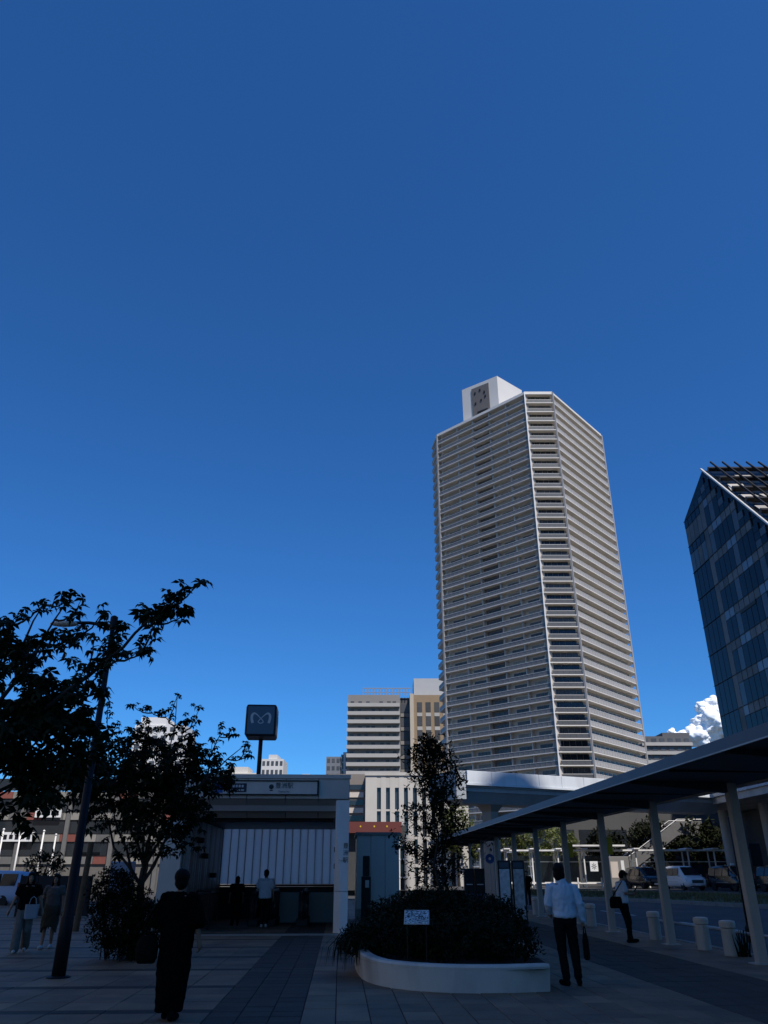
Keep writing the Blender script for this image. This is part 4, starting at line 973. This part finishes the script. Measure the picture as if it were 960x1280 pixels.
# hanging roots / creepers on the planter face
# slender tree in the planter
def slender_tree(name, label, base, h, prof, n, seed, mat, leafscale=1.3, trunk_r=.035):
    r = random.Random(seed); t = thing(name, label, 'tree', base); crown = MB(); lim = MB()
    MB().tube(branch_pts((0,0,-.1), (.08,0,h*.97), 0, r, 8), [trunk_r*(1-.85*i/8) for i in range(9)], 8).build('trunk', M['bark'], t, smooth=True)
    MB().tube(branch_pts((.12,.05,-.1), (.25,.1,h*.6), 0, r, 6), [trunk_r*.7*(1-.8*i/6) for i in range(7)], 6).build('stem', M['bark'], t, smooth=True)
    nb = 62
    for i in range(nb):
        z = h*(.2+.77*(i/nb)**.9); rad = prof(z/h); a = r.uniform(0,6.28); l = rad*r.uniform(.3,1.3)
        tip = Vector((math.cos(a)*l, math.sin(a)*l, z+l*r.uniform(.3,.8))); p0 = Vector((.04,0,z-.05)); pts = branch_pts(p0, tip, .03, r, 4); lim.tube(pts, [.012,.01,.008,.005,.003], 4)
        for q in range(int(n/nb)):
            p = pts[r.choice((1,2,3,3,4,4,4))]+Vector((r.gauss(0,.1),r.gauss(0,.1),r.gauss(0,.1))); stamp(crown, r.choice(SL), p, leafscale*r.uniform(.7,1.4), r.uniform(0,6.28), r.uniform(-.6,.6), r.uniform(-.6,.6))
    lim.build('branch', M['bark'], t); stuff(crown.build('crown', mat, t)); return t
slender_tree('slender_tree', 'slender young tree with loose small leaves in the planter', (1.12,18.2,.3), 4.2, lambda u: (.5+.55*math.sin(min(1,max(0,(u-.1)/.5))*math.pi)) if u < .35 else 1.2-1.0*u, 1650, 21, M['leaf2'])

def far_tree(label, base, h, rad, seed, mat, n=650, ls=5.0, group=None):
    r = random.Random(seed); t = thing('street_tree', label, 'tree', base, 0, group); crown = MB()
    MB().tube(branch_pts((0,0,-.3), (.2,0,h*.75), 0, r, 5), [.16,.14,.12,.1,.07,.03], 8).build('trunk', M['bark'], t)
    lb = MB()
    for i in range(7):
        a = r.uniform(0,6.28); lb.tube(branch_pts((.05,0,h*r.uniform(.35,.55)), (math.cos(a)*rad*.7, math.sin(a)*rad*.7, h*r.uniform(.6,.9)), .1, r, 4), [.06,.05,.04,.02,.01], 5)
    lb.build('branch', M['bark'], t)
    for i in range(n):
        d = Vector((r.gauss(0,1), r.gauss(0,1), r.gauss(0,1))).normalized(); q = r.uniform(.25,1)**.5
        p = Vector((0,0,h*.64))+Vector((d.x*rad,d.y*rad,d.z*h*.36))*q*(1+.45*noise.noise((d*1.8+Vector(base))*1.3))
        if noise.noise((p+Vector(base))*.9) < -.15: continue
        stamp(crown, r.choice(SL), p, ls*r.uniform(.7,1.4), r.uniform(0,6.28), r.uniform(-.7,.7), r.uniform(-.7,.7))
    stuff(crown.build('crown', mat, t)); return t
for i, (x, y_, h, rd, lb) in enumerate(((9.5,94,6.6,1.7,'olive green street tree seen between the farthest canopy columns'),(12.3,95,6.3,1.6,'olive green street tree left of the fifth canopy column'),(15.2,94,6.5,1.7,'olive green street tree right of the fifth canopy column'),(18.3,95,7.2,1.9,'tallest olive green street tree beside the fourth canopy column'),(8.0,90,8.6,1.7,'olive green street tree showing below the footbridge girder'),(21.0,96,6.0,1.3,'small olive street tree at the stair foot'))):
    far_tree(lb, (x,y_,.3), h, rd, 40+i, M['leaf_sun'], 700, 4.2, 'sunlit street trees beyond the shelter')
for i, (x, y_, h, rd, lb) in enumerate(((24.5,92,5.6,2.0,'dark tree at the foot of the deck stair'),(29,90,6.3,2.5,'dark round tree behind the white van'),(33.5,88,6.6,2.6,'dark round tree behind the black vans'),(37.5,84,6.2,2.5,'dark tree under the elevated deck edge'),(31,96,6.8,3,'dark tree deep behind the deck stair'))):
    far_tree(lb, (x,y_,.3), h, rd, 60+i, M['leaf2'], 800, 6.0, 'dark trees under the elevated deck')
for i, (x, y_, h, rd, lb) in enumerate(((-20.2,50,2.8,1.2,'small street tree before the striped building'),(-12.5,60,4.4,1.6,'street tree beyond the entrance left wall'))):
    far_tree(lb, (x,y_,-.1), h, rd, 80+i, M['leaf2'], 500, 3.2)

# ---- cumulus cloud, kilometres away
def cloud():
    r = random.Random(2); bm = bmesh.new()
    C = [((1255,3000,520),75),((1300,3010,560),85),((1215,3000,505),48),((1240,2990,585),42),((1275,3000,620),46),((1228,2995,618),22),((1330,3000,600),70),((1370,3000,570),90),((1180,3000,490),34),((1140,3005,482),30),((1430,3000,540),95),((1105,3005,492),22),((1085,3005,478),14),((1340,3000,640),40),((1225,2980,555),36),((1195,2990,470),50)]
    C = [((x,y_,455+(z-455)*.8), rd*.86) for (x,y_,z), rd in C]
    for c, rd in C:
        for j in range(7):
            d = Vector((r.gauss(0,1),r.gauss(0,.6),r.gauss(0,.8))).normalized() if j else Vector((0,0,0)); rr = rd*(1 if j == 0 else r.uniform(.35,.6)); p = Vector(c)+d*rd*.75
            m = bmesh.ops.create_icosphere(bm, subdivisions=5 if j == 0 else 4, radius=rr)
            for v in m['verts']:
                q = v.co.copy(); nn = q.normalized(); w = p+q
                v.co = p+Vector((q.x,q.y,q.z*.85))+nn*(rr*.34*noise.fractal(w*.02,1,2,6)+rr*.07*noise.noise(w*.1))
    me = bpy.data.meshes.new('cloud'); bm.to_mesh(me); bm.free(); me.polygons.foreach_set('use_smooth',[True]*len(me.polygons))
    m = pm('cloud vapour', (.92,.92,.92), 1, .02, .01, spec=0); o = put('cloud', me, m); return tag(o, 'bright cumulus cloud between the tall tower and glass building', 'cloud')
cloud()
# ================================================================== PEOPLE
def blob(name, mb, mat, parent, vox=.012, smooth=4, fold=0):
    me = mb.mesh(name); o = put(name, me, mat, parent)
    # make it one continuous surface now, so that no live modifier is left
    m = o.modifiers.new('remesh','REMESH'); m.mode = 'VOXEL'; m.voxel_size = vox; m.use_smooth_shade = True
    s_ = o.modifiers.new('smooth','SMOOTH'); s_.factor = .5; s_.iterations = smooth
    dg = bpy.context.evaluated_depsgraph_get(); nm = bpy.data.meshes.new_from_object(o.evaluated_get(dg)); nm.name = name
    o.modifiers.clear(); o.data = nm; bpy.data.meshes.remove(me)
    if fold:
        sd_ = Vector((rnd.uniform(0,50),0,0))
        NR = [v.normal.copy() for v in nm.vertices]
        for v, vn in zip(nm.vertices, NR):
            c = v.co.copy(); q = noise.noise(Vector((c.x*9+c.z*5, c.y*9, c.z*7-c.x*4))+sd_); w = noise.noise(Vector((c.x*22-c.z*9, c.y*22, c.z*16+c.x*10))+sd_)
            v.co = c + vn*(fold*(1-2*abs(q))+fold*.6*w)
    nm.materials.clear(); nm.materials.append(mat); nm.polygons.foreach_set('use_smooth',[True]*len(nm.polygons)); return o
def hand(mb, wrist, dirv, palm_n, side, curl=.6):
    """palm, four fingers and a thumb; dirv along the hand, palm_n facing the palm side"""
    w = Vector(wrist); d = Vector(dirv).normalized(); n = Vector(palm_n); n = (n-d*n.dot(d)).normalized(); a = d.cross(n)*side
    mb.limb([(w,.026),(w+d*.05,.032),(w+d*.085,.034)], 10)
    for s_ in (-1,1): mb.limb([(w+d*.03+a*.014*s_,.022),(w+d*.085+a*.02*s_,.021)], 8)
    for i, (off, l) in enumerate(((.031,.07),(.011,.078),(-.010,.073),(-.030,.058))):
        p = w+d*.09+a*off; d1 = (d+n*curl*.5).normalized(); d2 = (d+n*curl*1.6).normalized(); d3 = (d*.5+n*curl*2.2).normalized()
        mb.limb([(p-d*.01,.010),(p+d1*l*.45,.0095),(p+d1*l*.45+d2*l*.32,.009),(p+d1*l*.45+d2*l*.32+d3*l*.25,.008)], 8)
    p = w+d*.035+a*.03
    mb.limb([(p,.013),(p+a*.022+d*.03,.011),(p+a*.028+d*.06+n*.015,.009)], 8)
def person(label, loc, hd, H=1.72, J=None, top=None, bottom=None, hair='short', shoes='leather', group=None, head_tilt=0, handdir=None, curl=(.6,.6)):
    k = H/1.72
    D = dict(hipL=(-.09,0,.9),hipR=(.09,0,.9),kneeL=(-.1,.03,.49),kneeR=(.1,.03,.49),ankL=(-.1,0,.09),ankR=(.1,0,.09),toeL=(-.12,.17,.03),toeR=(.12,.17,.03),
             shL=(-.185,0,1.40),shR=(.185,0,1.40),elL=(-.25,-.03,1.13),elR=(.25,-.03,1.13),wrL=(-.265,.05,.90),wrR=(.265,.05,.90),chest=(0,0,1.25),pelvis=(0,0,.96),neck=(0,-.005,1.46),head=(0,.015,1.60))
    D.update(J or {}); V = {a: Vector(b)*k for a, b in D.items()}
    t = thing('person', label, 'person', loc, hd, group)
    b = MB(); hc = V['head']; nk = V['neck']
    # head: cranium, face, jaw, nose, ears
    tl = head_tilt
    def hp(x, y, z):                      # head-local point (tilt about x)
        c, s_ = math.cos(tl), math.sin(tl); return (hc.x+x*k, hc.y+(y*c+z*s_)*k, hc.z+(z*c-y*s_)*k)
    b.ell(hp(0,-.012,.025), .074*k, .092*k, .092*k); b.ell(hp(0,.022,-.03), .058*k, .066*k, .085*k); b.ell(hp(0,.055,-.085), .03*k, .028*k, .022*k)
    b.limb([(hp(0,.085,.01),.008*k),(hp(0,.103,-.03),.012*k)], 8)
    for s_ in (-1,1): b.ell(hp(.076*s_,-.005,-.01), .012*k, .02*k, .032*k, 8, 6)
    b.limb([(hp(0,-.015,-.06),.054*k),(nk,.056*k),(V['neck']-Vector((0,0,.06*k)),.07*k)])
    # trunk
    ch, pe = V['chest'], V['pelvis']
    b.loft([(nk.x,nk.y,nk.z-.02*k,.07*k,.06*k),(ch.x,ch.y,ch.z+.16*k,.15*k,.09*k),(ch.x,ch.y,ch.z+.06*k,.165*k,.11*k),(ch.x,ch.y,ch.z-.06*k,.15*k,.105*k),((ch.x+pe.x)/2,(ch.y+pe.y)/2,(ch.z+pe.z)/2-.02*k,.135*k,.095*k),(pe.x,pe.y,pe.z,.155*k,.105*k),(pe.x,pe.y,pe.z-.1*k,.12*k,.09*k)])
    for s_ in 'LR':
        b.limb([(V['sh'+s_]*.9+ch*.1+Vector((0,0,.0)),.058*k),(V['sh'+s_],.052*k),(V['el'+s_],.040*k),(V['wr'+s_],.026*k)])
        b.limb([(V['hip'+s_],.085*k),(V['hip'+s_].lerp(V['knee'+s_],.4),.075*k),(V['knee'+s_],.052*k),(V['knee'+s_].lerp(V['ank'+s_],.35),.052*k),(V['ank'+s_],.034*k)])
        b.limb([(V['ank'+s_]-Vector((0,.03*k,.045*k)),.036*k),(V['toe'+s_]+Vector((0,0,.01)),.032*k)])
        sd_ = -1 if s_ == 'L' else 1
        hdv = (handdir or {}).get(s_, V['wr'+s_]-V['el'+s_]); hand(b, V['wr'+s_], hdv, (-sd_,.1,0) if not isinstance(handdir, dict) or s_+'n' not in handdir else handdir[s_+'n'], sd_, curl[0 if s_ == 'L' else 1])
    body = blob('body', b, M['skin'], t, .0075, 3)
    for s_ in (-1,1): MB().ell(hp(.03*s_,.078,.012), .012*k, .006*k, .007*k, 8, 6).build('eye', M['hair'], t)
    MB().ell(hp(0,.084,-.062), .022*k, .006*k, .005*k, 8, 5).build('mouth', pm('lips', (.25,.09,.07), .5), t)
    # hair
    h = MB(); h.ell(hp(0,-.03,.038), .089*k, .1*k, .096*k); h.ell(hp(0,-.055,-.02), .08*k, .066*k, .085*k)
    if hair in ('bob','cap'): h.ell(hp(0,-.04,-.05), .092*k, .075*k, .1*k)
    if hair == 'up': h.ell(hp(.0,-.05,.05), .1*k, .1*k, .095*k); h.ell(hp(0,-.06,-.03), .09*k, .07*k, .09*k)
    if hair == 'long': h.ell(hp(0,-.05,-.1), .1*k, .07*k, .17*k); h.ell(hp(.07,.01,-.09), .03*k, .05*k, .12*k); h.ell(hp(-.07,.01,-.09), .03*k, .05*k, .12*k)
    h.ell(hp(0,.055,.085), .06*k, .04*k, .028*k)
    blob('hair', h, M['hair'], t, .011, 3, .006)
    # clothes
    if top:
        mat, slv, hem, loose = top; c = MB(); e = loose
        c.loft([(nk.x,nk.y,nk.z+.0*k,.072*k,.066*k),(nk.x,nk.y,nk.z-.03*k,.085*k+e*.3,.075*k),(nk.x,nk.y,nk.z-.06*k,.125*k+e*.3,.085*k),(ch.x,ch.y,ch.z+.15*k,.178*k+e*.4,.105*k+e*.4),(ch.x,ch.y,ch.z+.03*k,.186*k+e*.7,.128*k+e*.7),((ch.x+pe.x)/2,(ch.y+pe.y)/2,(ch.z+pe.z)/2,.168*k+e,.122*k+e),(pe.x,pe.y,pe.z,.176*k+e,.125*k+e),(pe.x,pe.y,hem*k,.17*k+e,.122*k+e)], 24)
        for s_ in 'LR':
            sh, el, wr = V['sh'+s_], V['el'+s_], V['wr'+s_]; ch2 = [(sh*.75+ch*.25+Vector((0,0,.02)),.07*k+e*.3),(sh,.064*k+e*.45),(sh.lerp(el,.6),.056*k+e*.9)]
            if slv >= 1: ch2 += [(el,.056*k+e*.6),(el.lerp(wr,.5),.05*k+e*.4),(el.lerp(wr,.97),.04*k+e*.2)]
            elif slv > .6: ch2 += [(el,.06*k+e*1.1)]
            else: ch2[-1] = (sh.lerp(el,slv+.1),.062*k+e*.9)
            c.limb(ch2)
        blob('top', c, mat, t, .011, 5, .011)
        if slv >= 1: MB().rings([[(nk.x+r_*math.cos(a*.314)*k, nk.y+r_*.95*math.sin(a*.314)*k, nk.z+z_*k) for a in range(20)] for r_, z_ in ((.076,-.02),(.064,.03),(.07,.032),(.088,-.025))], cap=False).build('collar', mat, t, smooth=True)
    if bottom:
        kind, mat, hemz = bottom; c = MB()
        if kind == 'trousers':
            c.loft([(pe.x,pe.y,pe.z+.08*k,.155*k,.112*k),(pe.x,pe.y,pe.z,.17*k,.12*k),(pe.x,pe.y,pe.z-.1*k,.165*k,.118*k),(pe.x,pe.y,pe.z-.16*k,.12*k,.08*k)])
            for s_ in 'LR':
                hi, kn, an = V['hip'+s_], V['knee'+s_], V['ank'+s_]
                c.limb([(hi,.092*k),(hi.lerp(kn,.4),.086*k),(kn,.068*k),(kn.lerp(an,.5),.062*k),(kn.lerp(an,1-hemz),.056*k)])
        elif kind == 'wide':
            for s_ in 'LR':
                hi, kn, an = V['hip'+s_], V['knee'+s_], V['ank'+s_]
                c.limb([(hi,.1*k),(hi.lerp(kn,.5),.1*k),(kn,.095*k),(kn.lerp(an,.5),.095*k),(kn.lerp(an,.98),.1*k)])
            c.loft([(pe.x,pe.y,pe.z+.08*k,.15*k,.11*k),(pe.x,pe.y,pe.z-.1*k,.175*k,.125*k),(pe.x,pe.y,pe.z-.18*k,.12*k,.08*k)])
        elif kind == 'skirt':
            a1, a2 = V['ankL'], V['ankR']; mx, my = (a1.x+a2.x)/2, (a1.y+a2.y)/2
            c.loft([(pe.x,pe.y,pe.z+.1*k,.16*k,.12*k),(pe.x,pe.y,pe.z-.06*k,.205*k,.16*k),(pe.x*.7+mx*.3,pe.y*.7+my*.3,.6*k,.215*k,.17*k),(pe.x*.4+mx*.6,pe.y*.4+my*.6,.34*k,.19*k,.17*k),(mx,my,hemz*k,.165*k,.17*k)], 24, 2.3)
        blob('trousers' if kind != 'skirt' else 'skirt', c, mat, t, .012, 5, .009)
    for s_ in 'LR':
        c = MB(); an, to = V['ank'+s_], V['toe'+s_]; hl = an-Vector((0,.045*k,.05*k)) if True else an
        c.limb([(hl,.042*k),((hl+to)/2+Vector((0,0,.006)),.042*k),(to+Vector((0,0,.008*k)),.038*k)]); c.limb([(an-Vector((0,.01,.01)),.043*k),(hl,.042*k)])
        blob('shoe', c, M[shoes], t, .011, 3)
    return t
# woman in black, walking away in the foreground
person('woman seen from behind in a black oversized top and long black skirt', (-2.60,10.95,0), R(-3), 1.63,
    dict(elR=(.27,-.06,1.12),wrR=(.305,-.02,.90),shR=(.18,0,1.385),shL=(-.18,0,1.40),elL=(-.26,-.02,1.13),wrL=(-.24,.16,.99),ankL=(-.08,.10,.09),toeL=(-.1,.28,.03),ankR=(.07,-.14,.1),toeR=(.09,.03,.03),kneeL=(-.09,.1,.5),kneeR=(.08,-.02,.49)),
    (M['blkcloth'], .9, .80, .045), ('skirt', M['blkcloth'], .10), 'up', 'leather')
bg_ = thing('shoulder_bag', 'soft black shoulder bag at the hip of the woman in black', 'bag', (-2.93,10.85,.60), R(10))
mb = MB().loft([(0,0,.0,.1,.08),(0,0,.05,.13,.09),(0,0,.18,.135,.09),(0,0,.28,.1,.05),(0,0,.3,.06,.03)]); mb.build('body', M['leather'], bg_, smooth=True)
MB().tube([(-.09,0,.27),(-.03,.02,.5),(.12,.02,.72),(.17,0,.66),(.14,-.03,.45),(.09,0,.27)], .012, 6).build('strap', M['leather'], bg_, smooth=True)
# man in pale shirt, back to us, carrying a bag
person('man in a pale blue long sleeved shirt and black trousers, back turned', (2.93,14.05,0), R(6), 1.75,
    dict(pelvis=(.02,0,.96),elR=(.265,-.04,1.13),wrR=(.30,.02,.885),elL=(-.235,.03,1.13),wrL=(-.17,.2,1.0),shR=(.19,0,1.355),shL=(-.19,0,1.37),ankL=(-.05,-.02,.09),ankR=(.15,.02,.09),toeL=(-.09,.15,.03),toeR=(.2,.18,.03),kneeL=(-.075,.03,.49),kneeR=(.13,.03,.49),head=(-.03,.02,1.60)),
    (M['shirt'], 1, .93, .012), ('trousers', M['trouser'], .06), 'bob', 'leather', curl=(.6,1.1))
bc = thing('briefcase', 'black soft briefcase hanging from the pale shirted man\'s hand', 'bag', (3.24,14.06,.36), R(78))
mb = MB().loft([(0,0,0,.17,.035),(0,0,.02,.19,.05),(0,0,.25,.18,.05),(0,0,.36,.165,.03)], 24, 3.5); mb.build('body', M['leather'], bc, smooth=False)
for s_ in (-.02,.02): MB().tube([(-.08,s_,.35),(-.06,s_*.6,.43),(0,s_*.3,.455),(.06,s_*.6,.43),(.08,s_,.35)], .009, 6).build('handle', M['leather'], bc, smooth=True)
# man with a phone, facing right
person('man in a light blue shirt looking down at his phone by the canopy', (6.25,22.35,0), R(-84), 1.68,
    dict(head=(0,.07,1.575),neck=(0,.005,1.45),chest=(0,-.03,1.25),pelvis=(0,-.03,.95),hipL=(-.09,-.03,.9),hipR=(.09,-.03,.9),elR=(.22,.0,1.14),wrR=(.13,.24,1.14),elL=(-.22,.0,1.13),wrL=(-.1,.22,1.1),shR=(.185,-.03,1.39),shL=(-.185,-.03,1.39),
         kneeR=(.1,.04,.49),ankR=(.1,.0,.09),toeR=(.12,.17,.03),kneeL=(-.09,.07,.5),ankL=(-.09,.12,.09),toeL=(-.1,.3,.03)),
    (M['shirt'], .5, .92, .015), ('trousers', M['trouser'], .05), 'short', 'leather', head_tilt=.5, handdir=dict(R=(-.3,1,.2), Rn=(-.4,0,1), L=(.3,1,.2), Ln=(.4,0,1)))
ph_ = thing('mobile_phone', 'small dark phone held by the man in light blue', 'phone', (6.55,22.3,1.17), R(-84)); p_ = MB().bbox(-.036,.036,-.004,.004,0,.15,.003).build('case', M['dark'], ph_); p_.rotation_euler = (R(-35),0,0)
MB().box(-.031,.031,-.006,-.0045,.008,.142).build('screen', M['carglass'], p_)
sb_ = thing('messenger_bag', 'black messenger bag slung behind the man with a phone', 'bag', (6.02,22.22,.78), R(8))
MB().loft([(0,0,0,.15,.06),(0,0,.03,.18,.08),(0,0,.2,.17,.07),(0,0,.27,.13,.04)], 20, 3).build('body', M['leather'], sb_)
MB().tube([(-.1,.0,.25),(.02,-.1,.45),(.16,-.1,.62),(.25,.05,.62),(.2,.15,.4),(.12,.02,.25)], .014, 6).build('strap', M['leather'], sb_, smooth=True)
# person at the escalator
person('person in a white tee and dark trousers entering the station', (-3.93,28.3,0), R(4), 1.70,
    dict(elL=(-.25,.05,1.14),wrL=(-.2,.28,1.12),ankL=(-.08,.12,.09),toeL=(-.09,.3,.03),kneeL=(-.09,.12,.5),ankR=(.08,-.1,.1),toeR=(.09,.07,.03)),
    (M['shirtw'], .5, .86, .04), ('trousers', M['trouser'], .06), 'short', 'shoe_white')
person('dim figure in dark clothes beside the ribbed entrance wall', (-5.05,29.3,0), R(20), 1.5, dict(), (M['trouser'], .5, .86, .04), ('trousers', M['trouser'], .06), 'bob', 'leather')
# two walkers coming from the left
pt_ = pm('pale linen', (.14,.125,.105), .85, .1, 6, bump=.3, bscale=20); ol_ = pm('olive cotton', (.035,.033,.02), .9)
person('woman in dark top and pale wide trousers carrying a white tote', (-8.15,19.6,0), R(200), 1.62,
    dict(elR=(.29,.0,1.12),wrR=(.36,.08,.9),elL=(-.29,-.02,1.12),wrL=(-.36,.02,.9),ankR=(.1,.2,.09),toeR=(.11,.37,.03),kneeR=(.1,.14,.5),ankL=(-.1,-.2,.12),toeL=(-.1,-.04,.04),kneeL=(-.1,.03,.48)),
    (M['blkcloth'], .35, .9, .02), ('wide', pt_, 0), 'long', 'shoe_white')
tt = thing('tote_bag', 'white tote bag carried by the woman in pale trousers', 'bag', (-7.98,19.5,.66), R(25)); MB().loft([(0,0,0,.12,.04),(0,0,.02,.14,.05),(0,0,.3,.15,.04)], 20, 4).build('body', pm('white canvas', (.28,.29,.31), .8), tt)
for s_ in (-.03,.03): MB().tube([(-.08,s_,.29),(-.05,s_,.42),(.0,s_*.5,.46),(.05,s_,.42),(.08,s_,.29)], .008, 6).build('handle', pm('white canvas', (.42,.45,.5)), tt)
person('woman in an olive pinafore over dark leggings behind the lamp post', (-7.95,20.6,0), R(185), 1.58,
    dict(elR=(.28,-.02,1.12),wrR=(.33,.02,.9),elL=(-.26,0,1.12),wrL=(-.28,.05,.9),ankR=(.08,.12,.09),toeR=(.09,.29,.03),ankL=(-.08,-.1,.1),toeL=(-.09,.07,.03)),
    (pm('pale tee', (.07,.065,.06), .85), .35, .95, .01), ('skirt', ol_, .5), 'long', 'shoe_white')
person('distant pedestrian in black waiting under the far canopy', (8.0,47.5,0), R(150), 1.72, dict(), (M['blkcloth'], .5, .88, .03), ('trousers', M['trouser'], .06), 'short', 'leather')

# ================================================================== VEHICLES
def minivan(label, loc, hd, paint, sign=True, group='vans queueing across the road'):
    t = thing('minivan', label, 'van', loc, hd, group)      # forward = +Y, length 4.8, width 1.8, height 1.85
    # stations along y: (y, half width, floor z, belt z, roof z, roof half width)
    S = [(-2.38,.70,.45,.98,1.02,.62),(-2.34,.82,.30,1.02,1.60,.60),(-2.2,.88,.26,1.04,1.76,.64),(-1.2,.90,.24,1.03,1.85,.68),(0,.90,.24,1.01,1.86,.69),(.75,.90,.24,1.0,1.78,.67),(1.1,.90,.24,1.0,1.58,.67),(1.55,.90,.24,1.02,1.22,.72),(1.75,.89,.25,1.02,1.07,.76),(2.1,.86,.27,.96,.99,.74),(2.32,.78,.32,.84,.86,.66),(2.42,.62,.42,.70,.72,.52)]
    rs = []
    for y, w, f0, b0, r0_, rw in S:
        half = [(w*.9,f0),(w,f0+.14),(w*1.01,(f0+b0)/2),(w*.97,b0),(rw*1.02+(w-rw)*.25 if r0_-b0 > .2 else rw,b0+(r0_-b0)*.55),(rw,r0_-.05 if r0_-b0 > .2 else r0_),(rw*.75,r0_)]
        rs.append([(x,y,z) for x, z in half]+[(-x,y,z) for x, z in reversed(half)])
    b = MB().rings(rs).build('body', paint, t, smooth=True)
    def pane(nm, pts, n_off=.012):
        P = [Vector(p) for p in pts]; nn = (P[1]-P[0]).cross(P[2]-P[0]).normalized(); c = sum(P, Vector())/len(P)
        if nn.dot(c-Vector((0,0,.9))) < 0: nn = -nn
        return MB().rings([[p-nn*.02 for p in P],[p+nn*n_off for p in P]]).build(nm, M['carglass'], t)
    pane('windscreen', [(-.72,1.66,1.13),(.72,1.66,1.13),(.60,.84,1.74),(-.60,.84,1.74)], .03)
    pane('rear_window', [(-.6,-2.355,1.12),(.6,-2.355,1.12),(.52,-2.27,1.62),(-.52,-2.27,1.62)], .02)
    for s_ in (-1,1):
        for y0, y1 in ((-2.05,-1.15),(-1.05,-.1),(0,.82)):
            w0 = .885; pane('side_window', [(s_*w0,y0,1.1),(s_*w0,y1,1.1),(s_*.705,y1-(.12 if y1 > .5 else .0),1.68),(s_*.705,y0,1.68)], .02)
        for yy in (1.45,-1.45):
            w_ = thing_part('wheel', t, (s_*.80,yy,.32))
            q = MB().lathe([(.2,-.1),(.3,-.105),(.325,-.07),(.325,.07),(.3,.105),(.2,.1)], 24).build('tyre', M['tyre'], w_, smooth=True); q.rotation_euler = (0,R(90),0)
            q = MB().lathe([(.05,s_*.098),(.19,s_*.1),(.2,s_*.07),(.2,-s_*.05),(.03,-s_*.05)], 18).build('rim', M['rim'], w_); q.rotation_euler = (0,R(90),0)
        MB().rings([[(s_*.62,2.28,.66),(s_*.84,2.08,.68),(s_*.86,2.02,.86),(s_*.66,2.2,.82)],[(s_*.62,2.37,.66),(s_*.875,2.15,.68),(s_*.885,2.06,.87),(s_*.66,2.29,.83)]]).build('headlight', M['lamp'], t)
        MB().bbox(s_*.86-.05, s_*.86+.05, -2.36, -2.24, .85, 1.25, .01).build('tail_light', M['red'], t)
        MB().ell((s_*1.0,1.2,1.12),.1,.07,.08,10,7).build('mirror', paint, t, smooth=True)
        MB().box(s_*.91-.006, s_*.91+.006, -.95, .7, .62, .65).build('side_trim', M['steel'], t)
        MB().box(s_*.915-.006, s_*.915+.006, .1, .25, .9, .93).build('door_handle', M['steel'], t); MB().box(s_*.915-.006, s_*.915+.006, -.9, -.75, .9, .93).build('door_handle', M['steel'], t)
    MB().bbox(-.5,.5,2.33,2.44,.55,.8,.02).build('grille', M['dark'], t)
    for z in (.6,.68,.75): MB().box(-.48,.48,2.441,2.452,z,z+.025).build('grille_bar', M['rim'], t)
    MB().box(-.22,.22,2.42,2.46,.36,.5).build('number_plate', M['white'], t)
    MB().bbox(-.6,.6,2.3,2.42,.3,.35,.01).build('bumper_lip', M['dark'], t)
    if sign:
        MB().bbox(-.16,.16,.2,.36,1.86,2.02,.03).build('roof_light', M['white'], t)
    return t
def thing_part(name, parent, loc):
    o = bpy.data.objects.new(name, None); col.objects.link(o); o.parent = parent; o.location = loc; return o
minivan('white minivan queueing beside the dark van across the road', (25.6,72.5,.3), R(-172), M['carw'], False)
minivan('black taxi van parked right behind the white minivan', (28.1,68.3,.3), R(-170), M['carb'])
minivan('bronze black taxi van at the canopy column, last in the queue', (30.0,63.5,.3), R(-170), M['carg'])
minivan('dark van ahead of the white minivan by the bus stop pole', (24.1,78.5,.3), R(-172), M['carb'])
minivan('pale blue van with white roof behind the left hoarding', (-22.2,48,-.12), R(80), M['carblue'], False, None)
